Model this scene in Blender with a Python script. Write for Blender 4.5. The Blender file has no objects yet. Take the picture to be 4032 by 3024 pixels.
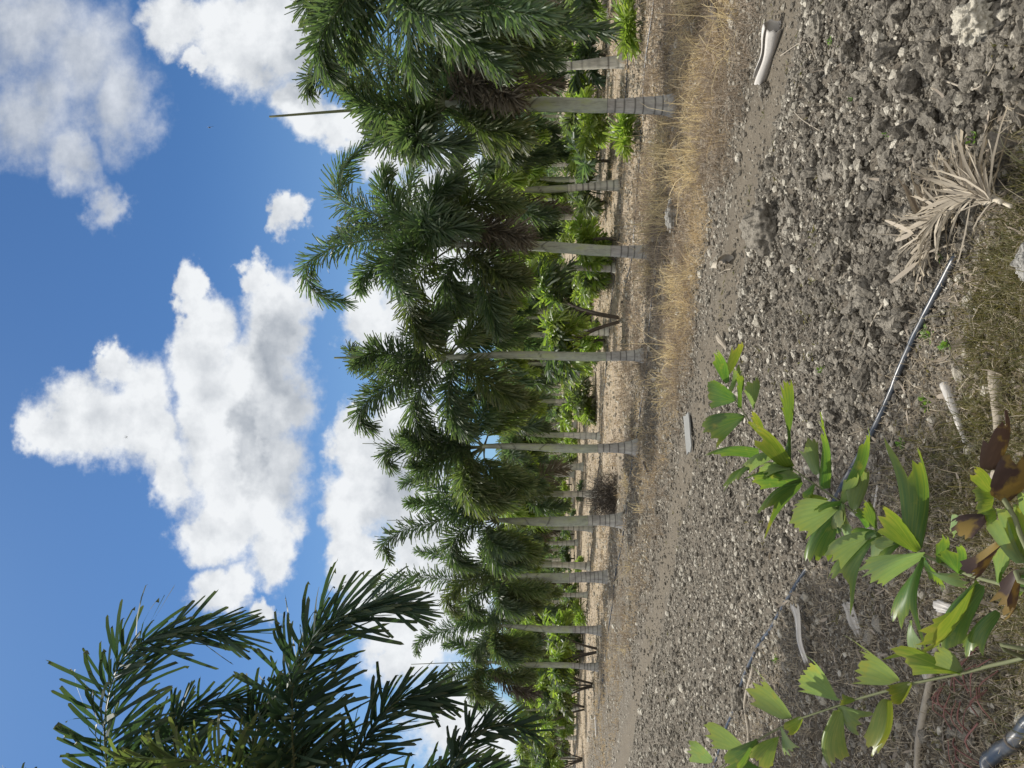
import bpy, math, random
import numpy as np
from mathutils import Vector, Matrix

# ------------------------------------------------------------------ camera
sc = bpy.context.scene
R = math.radians
FPX = 2800.0                     # focal length in photo pixels
PITCH = R(2.75)
CAM = np.array([0.0, 0.0, 1.6])
cam = bpy.data.cameras.new("camera"); camo = bpy.data.objects.new("camera", cam)
sc.collection.objects.link(camo); sc.camera = camo
cam.sensor_width = 36.0; cam.lens = FPX * 36.0 / 4032.0
cam.clip_start = 0.05; cam.clip_end = 3000
camo.matrix_world = Matrix.Translation(CAM) @ Matrix.Rotation(R(90) + PITCH, 4, 'X') @ Matrix.Rotation(R(-90), 4, 'Z')

# ------------------------------------------------------------------ light
SUN_EL, SUN_AZ = R(58), R(-36)   # azimuth from +Y, negative = to the left
sdir = Vector((math.sin(SUN_AZ) * math.cos(SUN_EL), math.cos(SUN_AZ) * math.cos(SUN_EL), math.sin(SUN_EL)))
sl = bpy.data.lights.new("sun", 'SUN'); sl.energy = 4.5; sl.angle = R(0.6); sl.color = (1.0, 0.955, 0.88)
so = bpy.data.objects.new("sun", sl); sc.collection.objects.link(so)
so.rotation_euler = sdir.to_track_quat('Z', 'Y').to_euler()
sc.view_settings.view_transform = 'Standard'; sc.view_settings.look = 'None'
sc.view_settings.exposure = 0.26; sc.view_settings.gamma = 1.0
sc.cycles.max_bounces = 6; sc.cycles.diffuse_bounces = 3; sc.cycles.glossy_bounces = 2
sc.cycles.transmission_bounces = 3; sc.cycles.transparent_max_bounces = 4
sc.cycles.use_adaptive_sampling = True
try: sc.cycles.use_denoising = True
except Exception: pass

K = 4032.0 / 2212.0              # note-taking scale of the photo
def ray(u, v):
    x = (1512 - v) / FPX; y = (2016 - u) / FPX
    return np.array([x, math.cos(PITCH) - y * math.sin(PITCH), math.sin(PITCH) + y * math.cos(PITCH)])
def at(u, v, d):                 # world point seen at photo pixel (u,v) standing d metres ahead
    r = ray(u, v); return CAM + r * (d / r[1])
def D(u, v, d): return at(u * K, v * K, d)
def G(u, v):                     # ground point under a photo pixel
    r = ray(u, v); return CAM + r * (1.6 / -r[2])

# ------------------------------------------------------------------ world: sky with clouds
w = bpy.data.worlds.new("World"); sc.world = w; w.use_nodes = True
nt = w.node_tree; nt.nodes.clear()
class NT:
    def __init__(s, nt): s.nt = nt
    def n(s, t, **k):
        x = s.nt.nodes.new(t)
        for a, b in k.items(): setattr(x, a, b)
        return x
    def put(s, sock, val):
        if isinstance(val, bpy.types.NodeSocket): s.nt.links.new(val, sock)
        elif val is not None: sock.default_value = val
    def m(s, op, a, b=None, c=None, clamp=False):
        x = s.n('ShaderNodeMath', operation=op, use_clamp=clamp)
        s.put(x.inputs[0], a)
        if b is not None: s.put(x.inputs[1], b)
        if c is not None: s.put(x.inputs[2], c)
        return x.outputs[0]
    def vm(s, op, a, b=None, c=None, out=0):
        x = s.n('ShaderNodeVectorMath', operation=op)
        s.put(x.inputs[0], a)
        if b is not None: s.put(x.inputs[1], b)
        if c is not None: s.put(x.inputs[2], c)
        return x.outputs[out]
    def noise(s, vec, scale, detail=4, rough=.55, out='Fac', dist=0.0):
        x = s.n('ShaderNodeTexNoise'); s.put(x.inputs['Vector'], vec)
        x.inputs['Scale'].default_value = scale; x.inputs['Detail'].default_value = detail
        x.inputs['Roughness'].default_value = rough; x.inputs['Distortion'].default_value = dist
        return x.outputs[out]
    def vor(s, vec, scale, out='Distance', feature='F1', rnd=1.0):
        x = s.n('ShaderNodeTexVoronoi', feature=feature); s.put(x.inputs['Vector'], vec)
        x.inputs['Scale'].default_value = scale; x.inputs['Randomness'].default_value = rnd
        return x.outputs[out]
    def mr(s, v, a, b, c=0.0, d=1.0, smooth=False):
        x = s.n('ShaderNodeMapRange'); x.interpolation_type = 'SMOOTHSTEP' if smooth else 'LINEAR'
        s.put(x.inputs[0], v); s.put(x.inputs[1], a); s.put(x.inputs[2], b); s.put(x.inputs[3], c); s.put(x.inputs[4], d)
        return x.outputs[0]
    def mix(s, f, a, b, mode='MIX'):
        x = s.n('ShaderNodeMix', data_type='RGBA', blend_type=mode)
        s.put(x.inputs[0], f)
        s.put(x.inputs[6], a if not isinstance(a, tuple) else (*a[:3], 1)); s.put(x.inputs[7], b if not isinstance(b, tuple) else (*b[:3], 1))
        return x.outputs[2]
    def ramp(s, f, stops):
        x = s.n('ShaderNodeValToRGB'); s.put(x.inputs[0], f); e = x.color_ramp.elements
        while len(e) < len(stops): e.new(.5)
        for q, (p, c) in zip(e, stops): q.position = p; q.color = (*c, 1)
        return x.outputs[0]
t = NT(nt)
sky = t.n('ShaderNodeTexSky', sky_type='NISHITA'); sky.sun_disc = False
sky.sun_elevation = SUN_EL; sky.sun_rotation = SUN_AZ
sky.altitude = 0; sky.air_density = 1.0; sky.dust_density = 0.6; sky.ozone_density = 2.5
tc = t.n('ShaderNodeTexCoord')
dirv = tc.outputs['Generated']
sep = t.n('ShaderNodeSeparateXYZ'); t.put(sep.inputs[0], dirv)
yy = t.m('MAXIMUM', t.m('ABSOLUTE', sep.outputs[1]), 0.08)
ga = t.m('DIVIDE', sep.outputs[0], yy); gb = t.m('DIVIDE', sep.outputs[2], yy)
cmb = t.n('ShaderNodeCombineXYZ'); t.put(cmb.inputs[0], ga); t.put(cmb.inputs[1], gb)
P0 = cmb.outputs[0]
w1 = t.vm('SUBTRACT', t.noise(P0, 5.0, 5, .6, 'Color'), (.5, .5, .5))
w2 = t.vm('SUBTRACT', t.noise(P0, 17.0, 5, .65, 'Color'), (.5, .5, .5))
w3 = t.vm('SUBTRACT', t.noise(P0, 60.0, 4, .6, 'Color'), (.5, .5, .5))
PW = t.vm('MULTIPLY_ADD', w3, (.016, .016, 0), t.vm('MULTIPLY_ADD', w1, (.16, .16, 0), t.vm('MULTIPLY_ADD', w2, (.06, .06, 0), P0)))
def blobs(P, lst, k=.25):
    cur = None
    for (u, v, ru, rv) in lst:
        r = ray(u * K, v * K); a, b = r[0] / r[1], r[2] / r[1]
        sa, sb = FPX / (rv * K), FPX / (ru * K)
        L = t.vm('LENGTH', t.vm('MULTIPLY_ADD', P, (sa, sb, 0), (-a * sa, -b * sb, 0)), out=1)
        if cur is None: cur = L
        else:
            x = t.n('ShaderNodeMath', operation='SMOOTH_MIN'); t.put(x.inputs[0], cur); t.put(x.inputs[1], L); x.inputs[2].default_value = k; cur = x.outputs[0]
    return cur
crisp = [(520,1010,160,190),(560,850,125,170),(430,770,85,130),(400,650,42,80),(590,710,95,120),(545,600,40,60),(480,880,110,140),
 (360,1010,75,110),(110,925,62,60),(185,915,125,115),(285,880,100,140),(250,790,35,50),(330,930,80,60),(450,1130,90,80),(470,1270,75,80),(580,1190,90,90),
 (390,50,95,95),(520,90,120,130),(620,60,140,110),(640,220,85,75),(430,155,50,38),(730,260,75,60),(600,472,40,56),(640,478,45,50),
 (800,690,75,110),(770,960,70,110),(820,1290,70,90),(780,1120,95,110),(750,960,45,70),(880,1020,130,190),(880,1400,100,90),(790,1230,70,90),(930,600,110,120),(910,720,110,150),(860,330,90,90),(1000,480,150,200),(960,1250,150,200),(1000,1560,130,120),(560,1330,40,40)]
soft = [(40,80,170,150),(150,150,150,140),(260,230,90,100),(60,250,110,100),(150,330,70,70),(205,420,42,60)]
greyb = [(655,900,70,270),(600,760,60,110),(620,170,90,60),(700,110,90,80),(870,1080,60,120),(560,960,40,120)]
nz = t.noise(P0, 9.0, 10, .68); nzo = t.noise(t.vm('ADD', P0, (-.022, .03, 0)), 9.0, 7, .60); nzs = t.noise(P0, 9.0, 7, .60); nz2 = t.noise(P0, 30.0, 6, .6)
lc = blobs(PW, crisp)
dens_c = t.m('ADD', t.m('SUBTRACT', 1.0, lc), t.m('MULTIPLY', t.m('SUBTRACT', nz, .5), .95))
al_c = t.mr(dens_c, -.12, .38, 0, 1, True)
ls = blobs(PW, soft)
dens_s = t.m('ADD', t.m('SUBTRACT', 1.05, ls), t.m('MULTIPLY', t.m('SUBTRACT', nz, .5), 1.3))
al_s = t.m('MULTIPLY', t.mr(dens_s, -.25, .85, 0, 1, True), .80)
alpha = t.m('MAXIMUM', al_c, al_s)
lg = blobs(PW, greyb, .5)
grey = t.m('ADD', t.mr(lg, .35, 1.35, 1, 0, True), t.m('MULTIPLY', t.m('SUBTRACT', nz2, .5), .15))
billow = t.m('MULTIPLY', t.m('SUBTRACT', t.noise(PW, 13.0, 7, .6), .42), 2.2)
grey = t.m('MAXIMUM', t.m('MULTIPLY', grey, t.mr(dens_c, .1, .6, .35, 1)), t.m('MULTIPLY', al_s, t.m('SUBTRACT', 1.0, t.m('MULTIPLY', nz, .45))))
emb = t.m('MULTIPLY', t.m('SUBTRACT', nzo, nzs), 1.7)
grey = t.m('ADD', t.m('MULTIPLY', grey, .66), t.m('ADD', t.m('MULTIPLY', billow, .09), emb)); grey = t.m('ADD', grey, .10, clamp=True)
ccol = t.mix(grey, (7.4, 7.6, 7.8), (2.9, 3.25, 3.75))
skyc = t.mix(1.0, sky.outputs[0], (.37, .59, .80), 'MULTIPLY')
hz = t.mr(gb, .0, .55, .45, 0, True)
skyc = t.mix(hz, skyc, (3.2, 5.0, 7.2))
fin = t.mix(alpha, skyc, ccol)
# overhead and behind, out of view: bright cloud added to the sky as fill light
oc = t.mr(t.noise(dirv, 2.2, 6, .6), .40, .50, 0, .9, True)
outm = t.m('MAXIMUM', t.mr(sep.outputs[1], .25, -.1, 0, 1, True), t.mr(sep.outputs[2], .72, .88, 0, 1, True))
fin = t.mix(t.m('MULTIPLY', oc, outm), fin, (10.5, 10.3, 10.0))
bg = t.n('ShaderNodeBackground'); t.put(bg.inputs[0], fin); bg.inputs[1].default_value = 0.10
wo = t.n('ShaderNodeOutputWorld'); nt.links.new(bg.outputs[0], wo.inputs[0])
w.cycles.sampling_method = 'MANUAL'; w.cycles.sample_map_resolution = 256

# ------------------------------------------------------------------ helpers
rng = np.random.default_rng(7)
random.seed(7)
NV = np.array([.7022, .7120]); NV = NV / np.linalg.norm(NV)     # across the planting rows
MV = np.array([-NV[1], NV[0]])                                   # along the rows
def ST(s, tt): p = NV * s + MV * tt; return p
def norm(a): return a / np.maximum(np.linalg.norm(a, axis=-1, keepdims=True), 1e-9)

def hash2(ix, iy, seed):
    n = (ix.astype(np.int64) * 374761393 + iy.astype(np.int64) * 668265263 + seed * 974634777) & 0xFFFFFFFF
    n = ((n ^ (n >> 13)) * 1274126177) & 0xFFFFFFFF
    return ((n ^ (n >> 16)) & 0xFFFF) / 65535.0
def vnoise(x, y, seed=0):
    ix = np.floor(x); iy = np.floor(y); fx = x - ix; fy = y - iy
    fx = fx * fx * (3 - 2 * fx); fy = fy * fy * (3 - 2 * fy)
    a = hash2(ix, iy, seed); b = hash2(ix + 1, iy, seed); c = hash2(ix, iy + 1, seed); d = hash2(ix + 1, iy + 1, seed)
    return a + (b - a) * fx + (c - a) * fy + (a - b - c + d) * fx * fy
def sst(x, a, b): q = np.clip((x - a) / (b - a), 0, 1); return q * q * (3 - 2 * q)
def height(x, y):
    x = np.asarray(x, float); y = np.asarray(y, float)
    s = x * NV[0] + y * NV[1]; tt = x * MV[0] + y * MV[1]
    r = np.hypot(x, y)
    h = (vnoise(x * .35 + 9, y * .35, 1) - .5) * .10 + (vnoise(x * 1.3, y * 1.3 + 4, 2) - .5) * .05
    wob = (vnoise(x * .5, y * .5, 9) - .5) * .5
    track = np.exp(-((s + wob - 5.25) / .42) ** 2)
    clod = sst(s, 2.3, 2.7) * (1 - sst(s + wob, 4.5, 5.0)) * (1 - .5 * sst(tt, 2.5, 6))
    near = 1 - sst(r, 12, 25)
    bil = np.abs(vnoise(x * 5.2, y * 5.2, 3) - .5) * 2
    bil2 = np.abs(vnoise(x * 12, y * 12, 4) - .5) * 2
    h = h + clod * ((1 - bil) * .055 + (1 - bil2) * .03 + .03) * near
    h = h + (1 - track) * near * ((1 - bil2) * .018 + (vnoise(x * 26, y * 26, 5) - .5) * .012)
    h = h - track * .035 + track * (vnoise(x * 9, y * 9, 6) - .5) * .02 * near
    h = h + near * (vnoise(x * 2.6, y * 2.6, 8) - .5) * .035
    h = h + .05 * np.exp(-((s - 8.6) / .9) ** 2) + .04 * np.exp(-((s - 6.4) / .5) ** 2)
    return h * (1 - .7 * sst(r, 30, 80)) - .03
def hz1(x, y): return float(height(np.array([x]), np.array([y]))[0])
def ground_pt(u, v, lift=0.0):
    """point on the actual relief near the pixel (photo px)"""
    p = G(u, v)
    r = ray(u, v)
    for _ in range(6):
        z = hz1(p[0], p[1]); p = CAM + r * ((z - 1.6) / r[2])
    p[2] = hz1(p[0], p[1]) + lift; return p
def DG(u, v, lift=0.0): return ground_pt(u * K, v * K, lift)

class MB:
    def __init__(s): s.v = []; s.q = []; s.t = []; s.c = []; s.n = 0
    def add(s, V, quads=None, tris=None, tint=None):
        V = np.asarray(V, float).reshape(-1, 3)
        if quads is not None and len(quads): s.q.append(np.asarray(quads).reshape(-1, 4) + s.n)
        if tris is not None and len(tris): s.t.append(np.asarray(tris).reshape(-1, 3) + s.n)
        if tint is None: tint = np.zeros((len(V), 3)) + .5
        tint = np.asarray(tint, float)
        if tint.ndim == 1: tint = np.tile(tint, (len(V), 1))
        s.c.append(tint.reshape(-1, 3)); s.v.append(V); s.n += len(V)
    def mesh(s, name, mat, smooth=True):
        V = np.concatenate(s.v); C = np.concatenate(s.c)
        q = np.concatenate(s.q) if s.q else np.zeros((0, 4), int); tr = np.concatenate(s.t) if s.t else np.zeros((0, 3), int)
        me = bpy.data.meshes.new(name)
        me.vertices.add(len(V)); me.vertices.foreach_set('co', V.astype(np.float32).ravel())
        li = np.concatenate([q.ravel(), tr.ravel()]).astype(np.int32)
        me.loops.add(len(li)); me.loops.foreach_set('vertex_index', li)
        me.polygons.add(len(q) + len(tr))
        st = np.concatenate([np.arange(len(q)) * 4, len(q) * 4 + np.arange(len(tr)) * 3]).astype(np.int32)
        me.polygons.foreach_set('loop_start', st)
        me.polygons.foreach_set('use_smooth', np.full(len(st), smooth))
        a = me.attributes.new('tint', 'FLOAT_COLOR', 'POINT')
        a.data.foreach_set('color', np.concatenate([C, np.ones((len(C), 1))], 1).astype(np.float32).ravel())
        me.update(calc_edges=True); me.materials.append(mat)
        return me
def obj(name, me, parent=None, loc=None):
    o = bpy.data.objects.new(name, me); sc.collection.objects.link(o)
    if parent: o.parent = parent
    if loc is not None: o.location = loc
    return o
def empty(name, loc):
    o = bpy.data.objects.new(name, None); sc.collection.objects.link(o); o.location = loc; o.empty_display_size = .1
    return o
def tag(o, label=None, cat=None, group=None, kind=None):
    if label: o['label'] = label
    if cat: o['category'] = cat
    if group: o['group'] = group
    if kind: o['kind'] = kind
    return o

def curve_pts(ctrl, n):
    """Catmull-Rom through control points, n samples evenly by length"""
    P = np.asarray(ctrl, float)
    if len(P) == 2: P = np.array([P[0], (P[0] + P[1]) / 2, P[1]])
    P = np.vstack([2 * P[0] - P[1], P, 2 * P[-1] - P[-2]])
    out = []
    for i in range(1, len(P) - 2):
        q = np.linspace(0, 1, 24, endpoint=False)[:, None]
        a, b, c, d = P[i - 1], P[i], P[i + 1], P[i + 2]
        out.append(.5 * ((2 * b) + (-a + c) * q + (2 * a - 5 * b + 4 * c - d) * q ** 2 + (-a + 3 * b - 3 * c + d) * q ** 3))
    out.append(P[-2][None]); C = np.vstack(out)
    L = np.concatenate([[0], np.cumsum(np.linalg.norm(np.diff(C, axis=0), axis=1))])
    f = np.linspace(0, L[-1], n)
    return np.stack([np.interp(f, L, C[:, k]) for k in range(3)], 1), L[-1]
def frames(P):
    T = norm(np.gradient(P, axis=0))
    up = np.array([0, 0, 1.0]); ref = np.cross(T, up); bad = np.linalg.norm(ref, axis=1) < .15
    ref[bad] = np.cross(T[bad], np.array([.3, 1, 0.0]))
    for i in range(1, len(ref)):
        if np.dot(ref[i], ref[i - 1]) < 0: ref[i] = -ref[i]
    S = norm(ref)
    for i in range(1, len(S)): S[i] = norm((.5 * S[i] + .5 * S[i - 1])[None])[0]
    S = norm(S - (S * T).sum(1)[:, None] * T)
    return T, S, np.cross(S, T)
def tube(mb, P, rad, seg=8, tint=None, cap=True, wob=0.0):
    P = np.asarray(P, float); n = len(P); rad = np.broadcast_to(np.asarray(rad, float), (n,))
    T, S, U = frames(P)
    a = np.linspace(0, 2 * np.pi, seg, endpoint=False)
    rr = rad[:, None] * (1 + (wob * (rng.random((n, seg)) - .5) if wob else 0))
    V = P[:, None] + rr[..., None] * (np.cos(a)[None, :, None] * S[:, None] + np.sin(a)[None, :, None] * U[:, None])
    i = np.arange(n - 1)[:, None] * seg; j = np.arange(seg)[None]; k = (j + 1) % seg
    Q = np.stack([i + j, i + k, i + seg + k, i + seg + j], -1).reshape(-1, 4)
    V = V.reshape(-1, 3); tr = []
    if cap:
        V = np.vstack([V, P[0], P[-1]]); c0, c1 = n * seg, n * seg + 1
        tr = [[c0, (q + 1) % seg, q] for q in range(seg)] + [[c1, (n - 1) * seg + q, (n - 1) * seg + (q + 1) % seg] for q in range(seg)]
    if tint is None: tint = np.array([.5, .5, 0])
    tint = np.asarray(tint, float)
    if tint.ndim == 2:
        tint = np.repeat(tint, seg, 0)
        if cap: tint = np.vstack([tint, tint[0], tint[-1]])
    mb.add(V, Q, tr, tint)
WPROF = {'leaf': ([0, .12, .45, .75, .93, 1.0], [.25, .7, 1.0, 1.0, .8, .30]), 'blade': ([0, .35, .7, 1.0], [.9, 1.0, .7, .1]),
         'dry': ([0, .2, .5, .8, 1.0], [.4, .8, 1.0, .7, .15])}
def ribbons(mb, root, dr, side, length, width, prof='leaf', droop=.15, curl=0.0, rnd=None, jag=True, mark=None):
    """many leaf strips at once. droop is sag as a share of the length"""
    ts, ws = WPROF[prof]; ts = np.array(ts); ws = np.array(ws); N = len(root); Kk = len(ts)
    dr = norm(dr); side = norm(side - (side * dr).sum(1)[:, None] * dr)
    length = np.broadcast_to(length, (N,)); width = np.broadcast_to(width, (N,)); droop = np.broadcast_to(droop, (N,))
    nor = np.cross(dr, side)
    curl = np.broadcast_to(curl, (N,))
    tt = np.tile(ts, (N, 1))
    C = root[:, None] + dr[:, None] * (length[:, None] * tt)[..., None]
    C = C + nor[:, None] * (length[:, None] * curl[:, None] * tt ** 2)[..., None]
    C[..., 2] -= (length * droop)[:, None] * tt ** 2
    tw = (rng.random(N) - .5)[:, None] * 1.0 * tt
    sd = side[:, None] * np.cos(tw)[..., None] + nor[:, None] * np.sin(tw)[..., None]
    hw = (width[:, None] * ws[None] * .5)[..., None]
    A = C - sd * hw; B = C + sd * hw
    if jag:
        e = (rng.random((N, 2)) * .12)
        A[:, -1] -= dr * (length * e[:, 0])[:, None]; B[:, -1] -= dr * (length * e[:, 1])[:, None]
    V = np.stack([A, B], 2)
    i = (np.arange(N) * Kk * 2)[:, None] + (np.arange(Kk - 1) * 2)[None]
    Q = np.stack([i, i + 1, i + 3, i + 2], -1).reshape(-1, 4)
    if rnd is None: rnd = rng.random(N)
    tint = np.zeros((N, Kk, 2, 3)); tint[..., 0] = np.asarray(rnd)[:, None, None]; tint[..., 1] = tt[..., None]
    tint[..., 2] = 0 if mark is None else np.asarray(mark)[:, None, None]
    mb.add(V.reshape(-1, 3), Q, None, tint.reshape(-1, 3))

# ------------------------------------------------------------------ materials
def mat(name):
    m = bpy.data.materials.new(name); m.use_nodes = True; n = m.node_tree; n.nodes.clear(); q = NT(n)
    out = q.n('ShaderNodeOutputMaterial'); return m, q, out
def princ(q, col, rough=.6, spec=.4, bump=None, bstr=.3, bdist=.01):
    p = q.n('ShaderNodeBsdfPrincipled'); q.put(p.inputs['Base Color'], col if not isinstance(col, tuple) else (*col[:3], 1))
    q.put(p.inputs['Roughness'], rough); p.inputs['Specular IOR Level'].default_value = spec
    if bump is not None:
        b = q.n('ShaderNodeBump'); q.put(b.inputs['Height'], bump); b.inputs['Strength'].default_value = bstr; b.inputs['Distance'].default_value = bdist
        q.nt.links.new(b.outputs[0], p.inputs['Normal'])
    return p
def attr(q):
    a = q.n('ShaderNodeAttribute', attribute_name='tint'); s = q.n('ShaderNodeSeparateColor'); q.nt.links.new(a.outputs['Color'], s.inputs[0]); return s.outputs
def leaf_mat(name, c0, c1, tip, trans, tf=.3, rough=.42, spec=.5, scale=14, blot=None, veins=False):
    m, q, out = mat(name); r = attr(q); tcn = q.n('ShaderNodeTexCoord')
    oi = q.n('ShaderNodeObjectInfo')
    nzz = q.noise(tcn.outputs['Object'], scale, 3)
    f = q.m('ADD', q.m('MULTIPLY', r[0], .6), q.m('MULTIPLY', nzz, .4), clamp=True)
    col = q.mix(f, c0, c1)
    col = q.mix(q.m('MULTIPLY', q.m('POWER', r[1], 6.0), .6), col, tip)
    if veins:
        cv = q.n('ShaderNodeCombineXYZ'); q.put(cv.inputs[0], q.m('MULTIPLY', r[2], 34.0)); q.put(cv.inputs[1], q.m('MULTIPLY', r[1], 1.5))
        col = q.mix(q.mr(q.noise(cv.outputs[0], 1.0, 3), .45, .65, 0, .45), col, tip)
        col = q.mix(q.mr(q.noise(tcn.outputs['Object'], 30, 4, .6), .60, .74, 0, .55), col, (.30, .26, .06))
    if blot:
        col = q.mix(q.mr(q.noise(tcn.outputs['Object'], 22, 4), .52, .60), col, blot)
    hsv = q.n('ShaderNodeHueSaturation'); q.put(hsv.inputs['Color'], col); q.put(hsv.inputs['Value'], q.mr(oi.outputs['Random'], 0, 1, .8, 1.2))
    q.put(hsv.inputs['Hue'], q.mr(oi.outputs['Random'], 0, 1, .49, .51))
    p = princ(q, hsv.outputs[0], rough, spec)
    tr = q.n('ShaderNodeBsdfTranslucent'); tc_ = q.mix(1.0, hsv.outputs[0], trans, 'MULTIPLY'); q.put(tr.inputs[0], tc_)
    mx = q.n('ShaderNodeMixShader'); mx.inputs[0].default_value = tf
    q.nt.links.new(p.outputs[0], mx.inputs[1]); q.nt.links.new(tr.outputs[0], mx.inputs[2]); q.nt.links.new(mx.outputs[0], out.inputs[0])
    return m
M = {}
TR = (2.6, 3.0, 1.2)
M['frond'] = leaf_mat('palm_leaf_green', (.032, .058, .034), (.105, .145, .090), (.12, .11, .05), TR, .34, .5, .35)
M['frond_olive'] = leaf_mat('palm_leaf_olive', (.046, .068, .032), (.118, .142, .066), (.16, .13, .06), TR, .34, .5, .35)
M['frond_lime'] = leaf_mat('palm_leaf_lime', (.09, .15, .034), (.24, .30, .07), (.22, .24, .06), (2.4, 2.6, 1.2), .4)
M['frond_dead'] = leaf_mat('palm_leaf_dead', (.075, .064, .048), (.19, .165, .125), (.16, .13, .09), (1.2, 1.1, .9), .12, .7, .2)
M['frond_near'] = leaf_mat('palm_leaf_deep_green', (.018, .036, .028), (.046, .076, .054), (.10, .09, .04), TR, .22, .62, .15)
M['stalk'] = leaf_mat('palm_stalk', (.10, .12, .06), (.16, .17, .09), (.16, .17, .08), (1, 1, 1), .0, .75, .15)
M['stalk_dead'] = leaf_mat('dry_stalk', (.10, .08, .06), (.2, .17, .13), (.2, .17, .13), (1, 1, 1), .0, .8, .2)
M['hero'] = leaf_mat('young_leaf_green', (.038, .100, .026), (.095, .180, .055), (.20, .24, .04), (2.3, 2.3, 1.0), .38, .36, .5, 9, veins=True)
M['hero_pale'] = leaf_mat('young_leaf_pale', (.12, .195, .085), (.23, .31, .15), (.26, .30, .08), (1.9, 1.9, 1.1), .34, .38, .5, 9, veins=True)
M['hero_yellow'] = leaf_mat('young_leaf_yellow', (.075, .145, .018), (.16, .225, .04), (.27, .27, .05), (2.0, 1.8, 1.0), .38, .4, .5, 9, veins=True)
M['hero_brown'] = leaf_mat('withered_leaf_brown', (.035, .020, .016), (.085, .050, .035), (.05, .03, .03), (1.2, .9, .7), .12, .55, .4, 14, (.20, .14, .03))
M['straw'] = leaf_mat('dry_grass_straw', (.34, .26, .15), (.74, .60, .38), (.74, .62, .42), (1.1, 1.05, .9), .35, .7, .2, 3)
M['straw_grey'] = leaf_mat('dry_grass_grey', (.16, .13, .095), (.56, .48, .36), (.56, .48, .36), (1.1, 1.0, .85), .25, .75, .2, 3)
M['grass'] = leaf_mat('short_grass_green', (.065, .085, .03), (.19, .155, .075), (.30, .23, .12), (1.8, 1.8, 1.0), .3, .55, .3, 3)
M['dry_frond'] = leaf_mat('fallen_leaf_beige', (.12, .10, .078), (.42, .36, .285), (.30, .24, .16), (1.1, 1.0, .8), .12, .7, .2, 18)
M['weed'] = leaf_mat('weed_leaf', (.09, .19, .03), (.17, .29, .05), (.2, .26, .08), (1.8, 1.8, 1.0), .35, .5, .4, 9)
M['pink'] = leaf_mat('reddish_stem', (.16, .07, .05), (.32, .16, .12), (.4, .25, .18), (1, 1, 1), .0, .55, .4, 9)
M['white_root'] = leaf_mat('pale_flower_stalk', (.42, .37, .28), (.62, .56, .44), (.5, .44, .3), (1, 1, 1), .0, .7, .3, 9)

def trunk_mat(name, c_dark, c_light, greenish):
    m, q, out = mat(name); r = attr(q); tcn = q.n('ShaderNodeTexCoord'); v = tcn.outputs['Object']
    vs = q.vm('MULTIPLY', v, (1, 1, .35)); n1 = q.noise(vs, 9, 6, .65); n2 = q.noise(q.vm('MULTIPLY', v, (3, 3, .5)), 22, 4, .6)
    vert = q.noise(q.vm('MULTIPLY', v, (9, 9, 1)), 6, 4, .6)
    col = q.mix(q.mr(n1, .3, .7), c_dark, c_light)
    col = q.mix(q.mr(q.noise(v, 3.2, 4, .6), .5, .68, 0, .35), col, (.12, .11, .095))
    col = q.mix(q.mr(vert, .55, .70, 0, .5), col, (.11, .095, .07))
    col = q.mix(q.mr(n1, .50, .66, 0, greenish), col, (.33, .38, .15))
    col = q.mix(r[2], col, (.045, .04, .032))
    bmp = q.m('ADD', q.m('MULTIPLY', n2, .5), q.m('MULTIPLY', r[2], -2.0))
    p = princ(q, col, .62, .3, bmp, .4, .006); q.nt.links.new(p.outputs[0], out.inputs[0]); return m
M['trunk'] = trunk_mat('palm_trunk_grey', (.21, .20, .18), (.56, .54, .50), .12)
M['shaft'] = trunk_mat('palm_crownshaft', (.24, .26, .20), (.48, .50, .41), .75)
M['trunk_small'] = trunk_mat('palm_trunk_pale', (.42, .40, .35), (.74, .71, .62), .2)

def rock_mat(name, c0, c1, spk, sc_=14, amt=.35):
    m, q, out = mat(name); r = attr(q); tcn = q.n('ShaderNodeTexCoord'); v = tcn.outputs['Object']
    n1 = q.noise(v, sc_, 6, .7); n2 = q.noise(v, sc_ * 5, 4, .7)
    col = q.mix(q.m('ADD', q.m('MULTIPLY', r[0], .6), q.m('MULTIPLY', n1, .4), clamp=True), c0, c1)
    col = q.mix(q.mr(n2, .56, .66, 0, amt), col, spk)
    col = q.mix(q.mr(q.noise(v, sc_ * 2.2, 4, .65), .46, .38, 0, .65), col, (.05, .044, .035)); p = princ(q, col, .92, .15, q.m('ADD', n1, q.m('MULTIPLY', n2, .5)), 1.0, .03); q.nt.links.new(p.outputs[0], out.inputs[0]); return m
M['clod'] = rock_mat('soil_clod', (.084, .074, .059), (.425, .385, .315), (.46, .42, .35), 26, .5)
M['chip'] = rock_mat('limestone_chip', (.26, .235, .185), (.72, .67, .56), (.25, .22, .18))
M['boulder'] = rock_mat('weathered_limestone', (.20, .18, .145), (.34, .31, .26), (.55, .52, .46), 9, .5)
M['white_rock'] = rock_mat('white_limestone', (.30, .27, .21), (.56, .52, .43), (.2, .18, .14), 10, .35)
M['grey_stone'] = rock_mat('pale_grey_stone', (.20, .19, .17), (.36, .35, .32), (.15, .14, .12), 10, .35)
def bark(name, c0, c1):
    m, q, out = mat(name); r = attr(q); tcn = q.n('ShaderNodeTexCoord'); v = tcn.outputs['Object']
    n0 = q.noise(v, 5, 4, .6); n1 = q.noise(v, 60, 5, .7)
    col = q.mix(q.mr(q.m('ADD', q.m('MULTIPLY', n0, .5), q.m('MULTIPLY', r[0], .5)), .25, .75), c0, c1)
    col = q.mix(q.mr(n1, .58, .68, 0, .35), col, (.06, .05, .04))
    col = q.mix(q.m('MULTIPLY', r[2], .75), col, (.045, .035, .028))
    p = princ(q, col, .8, .2, n1, .4, .004); q.nt.links.new(p.outputs[0], out.inputs[0]); return m
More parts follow.
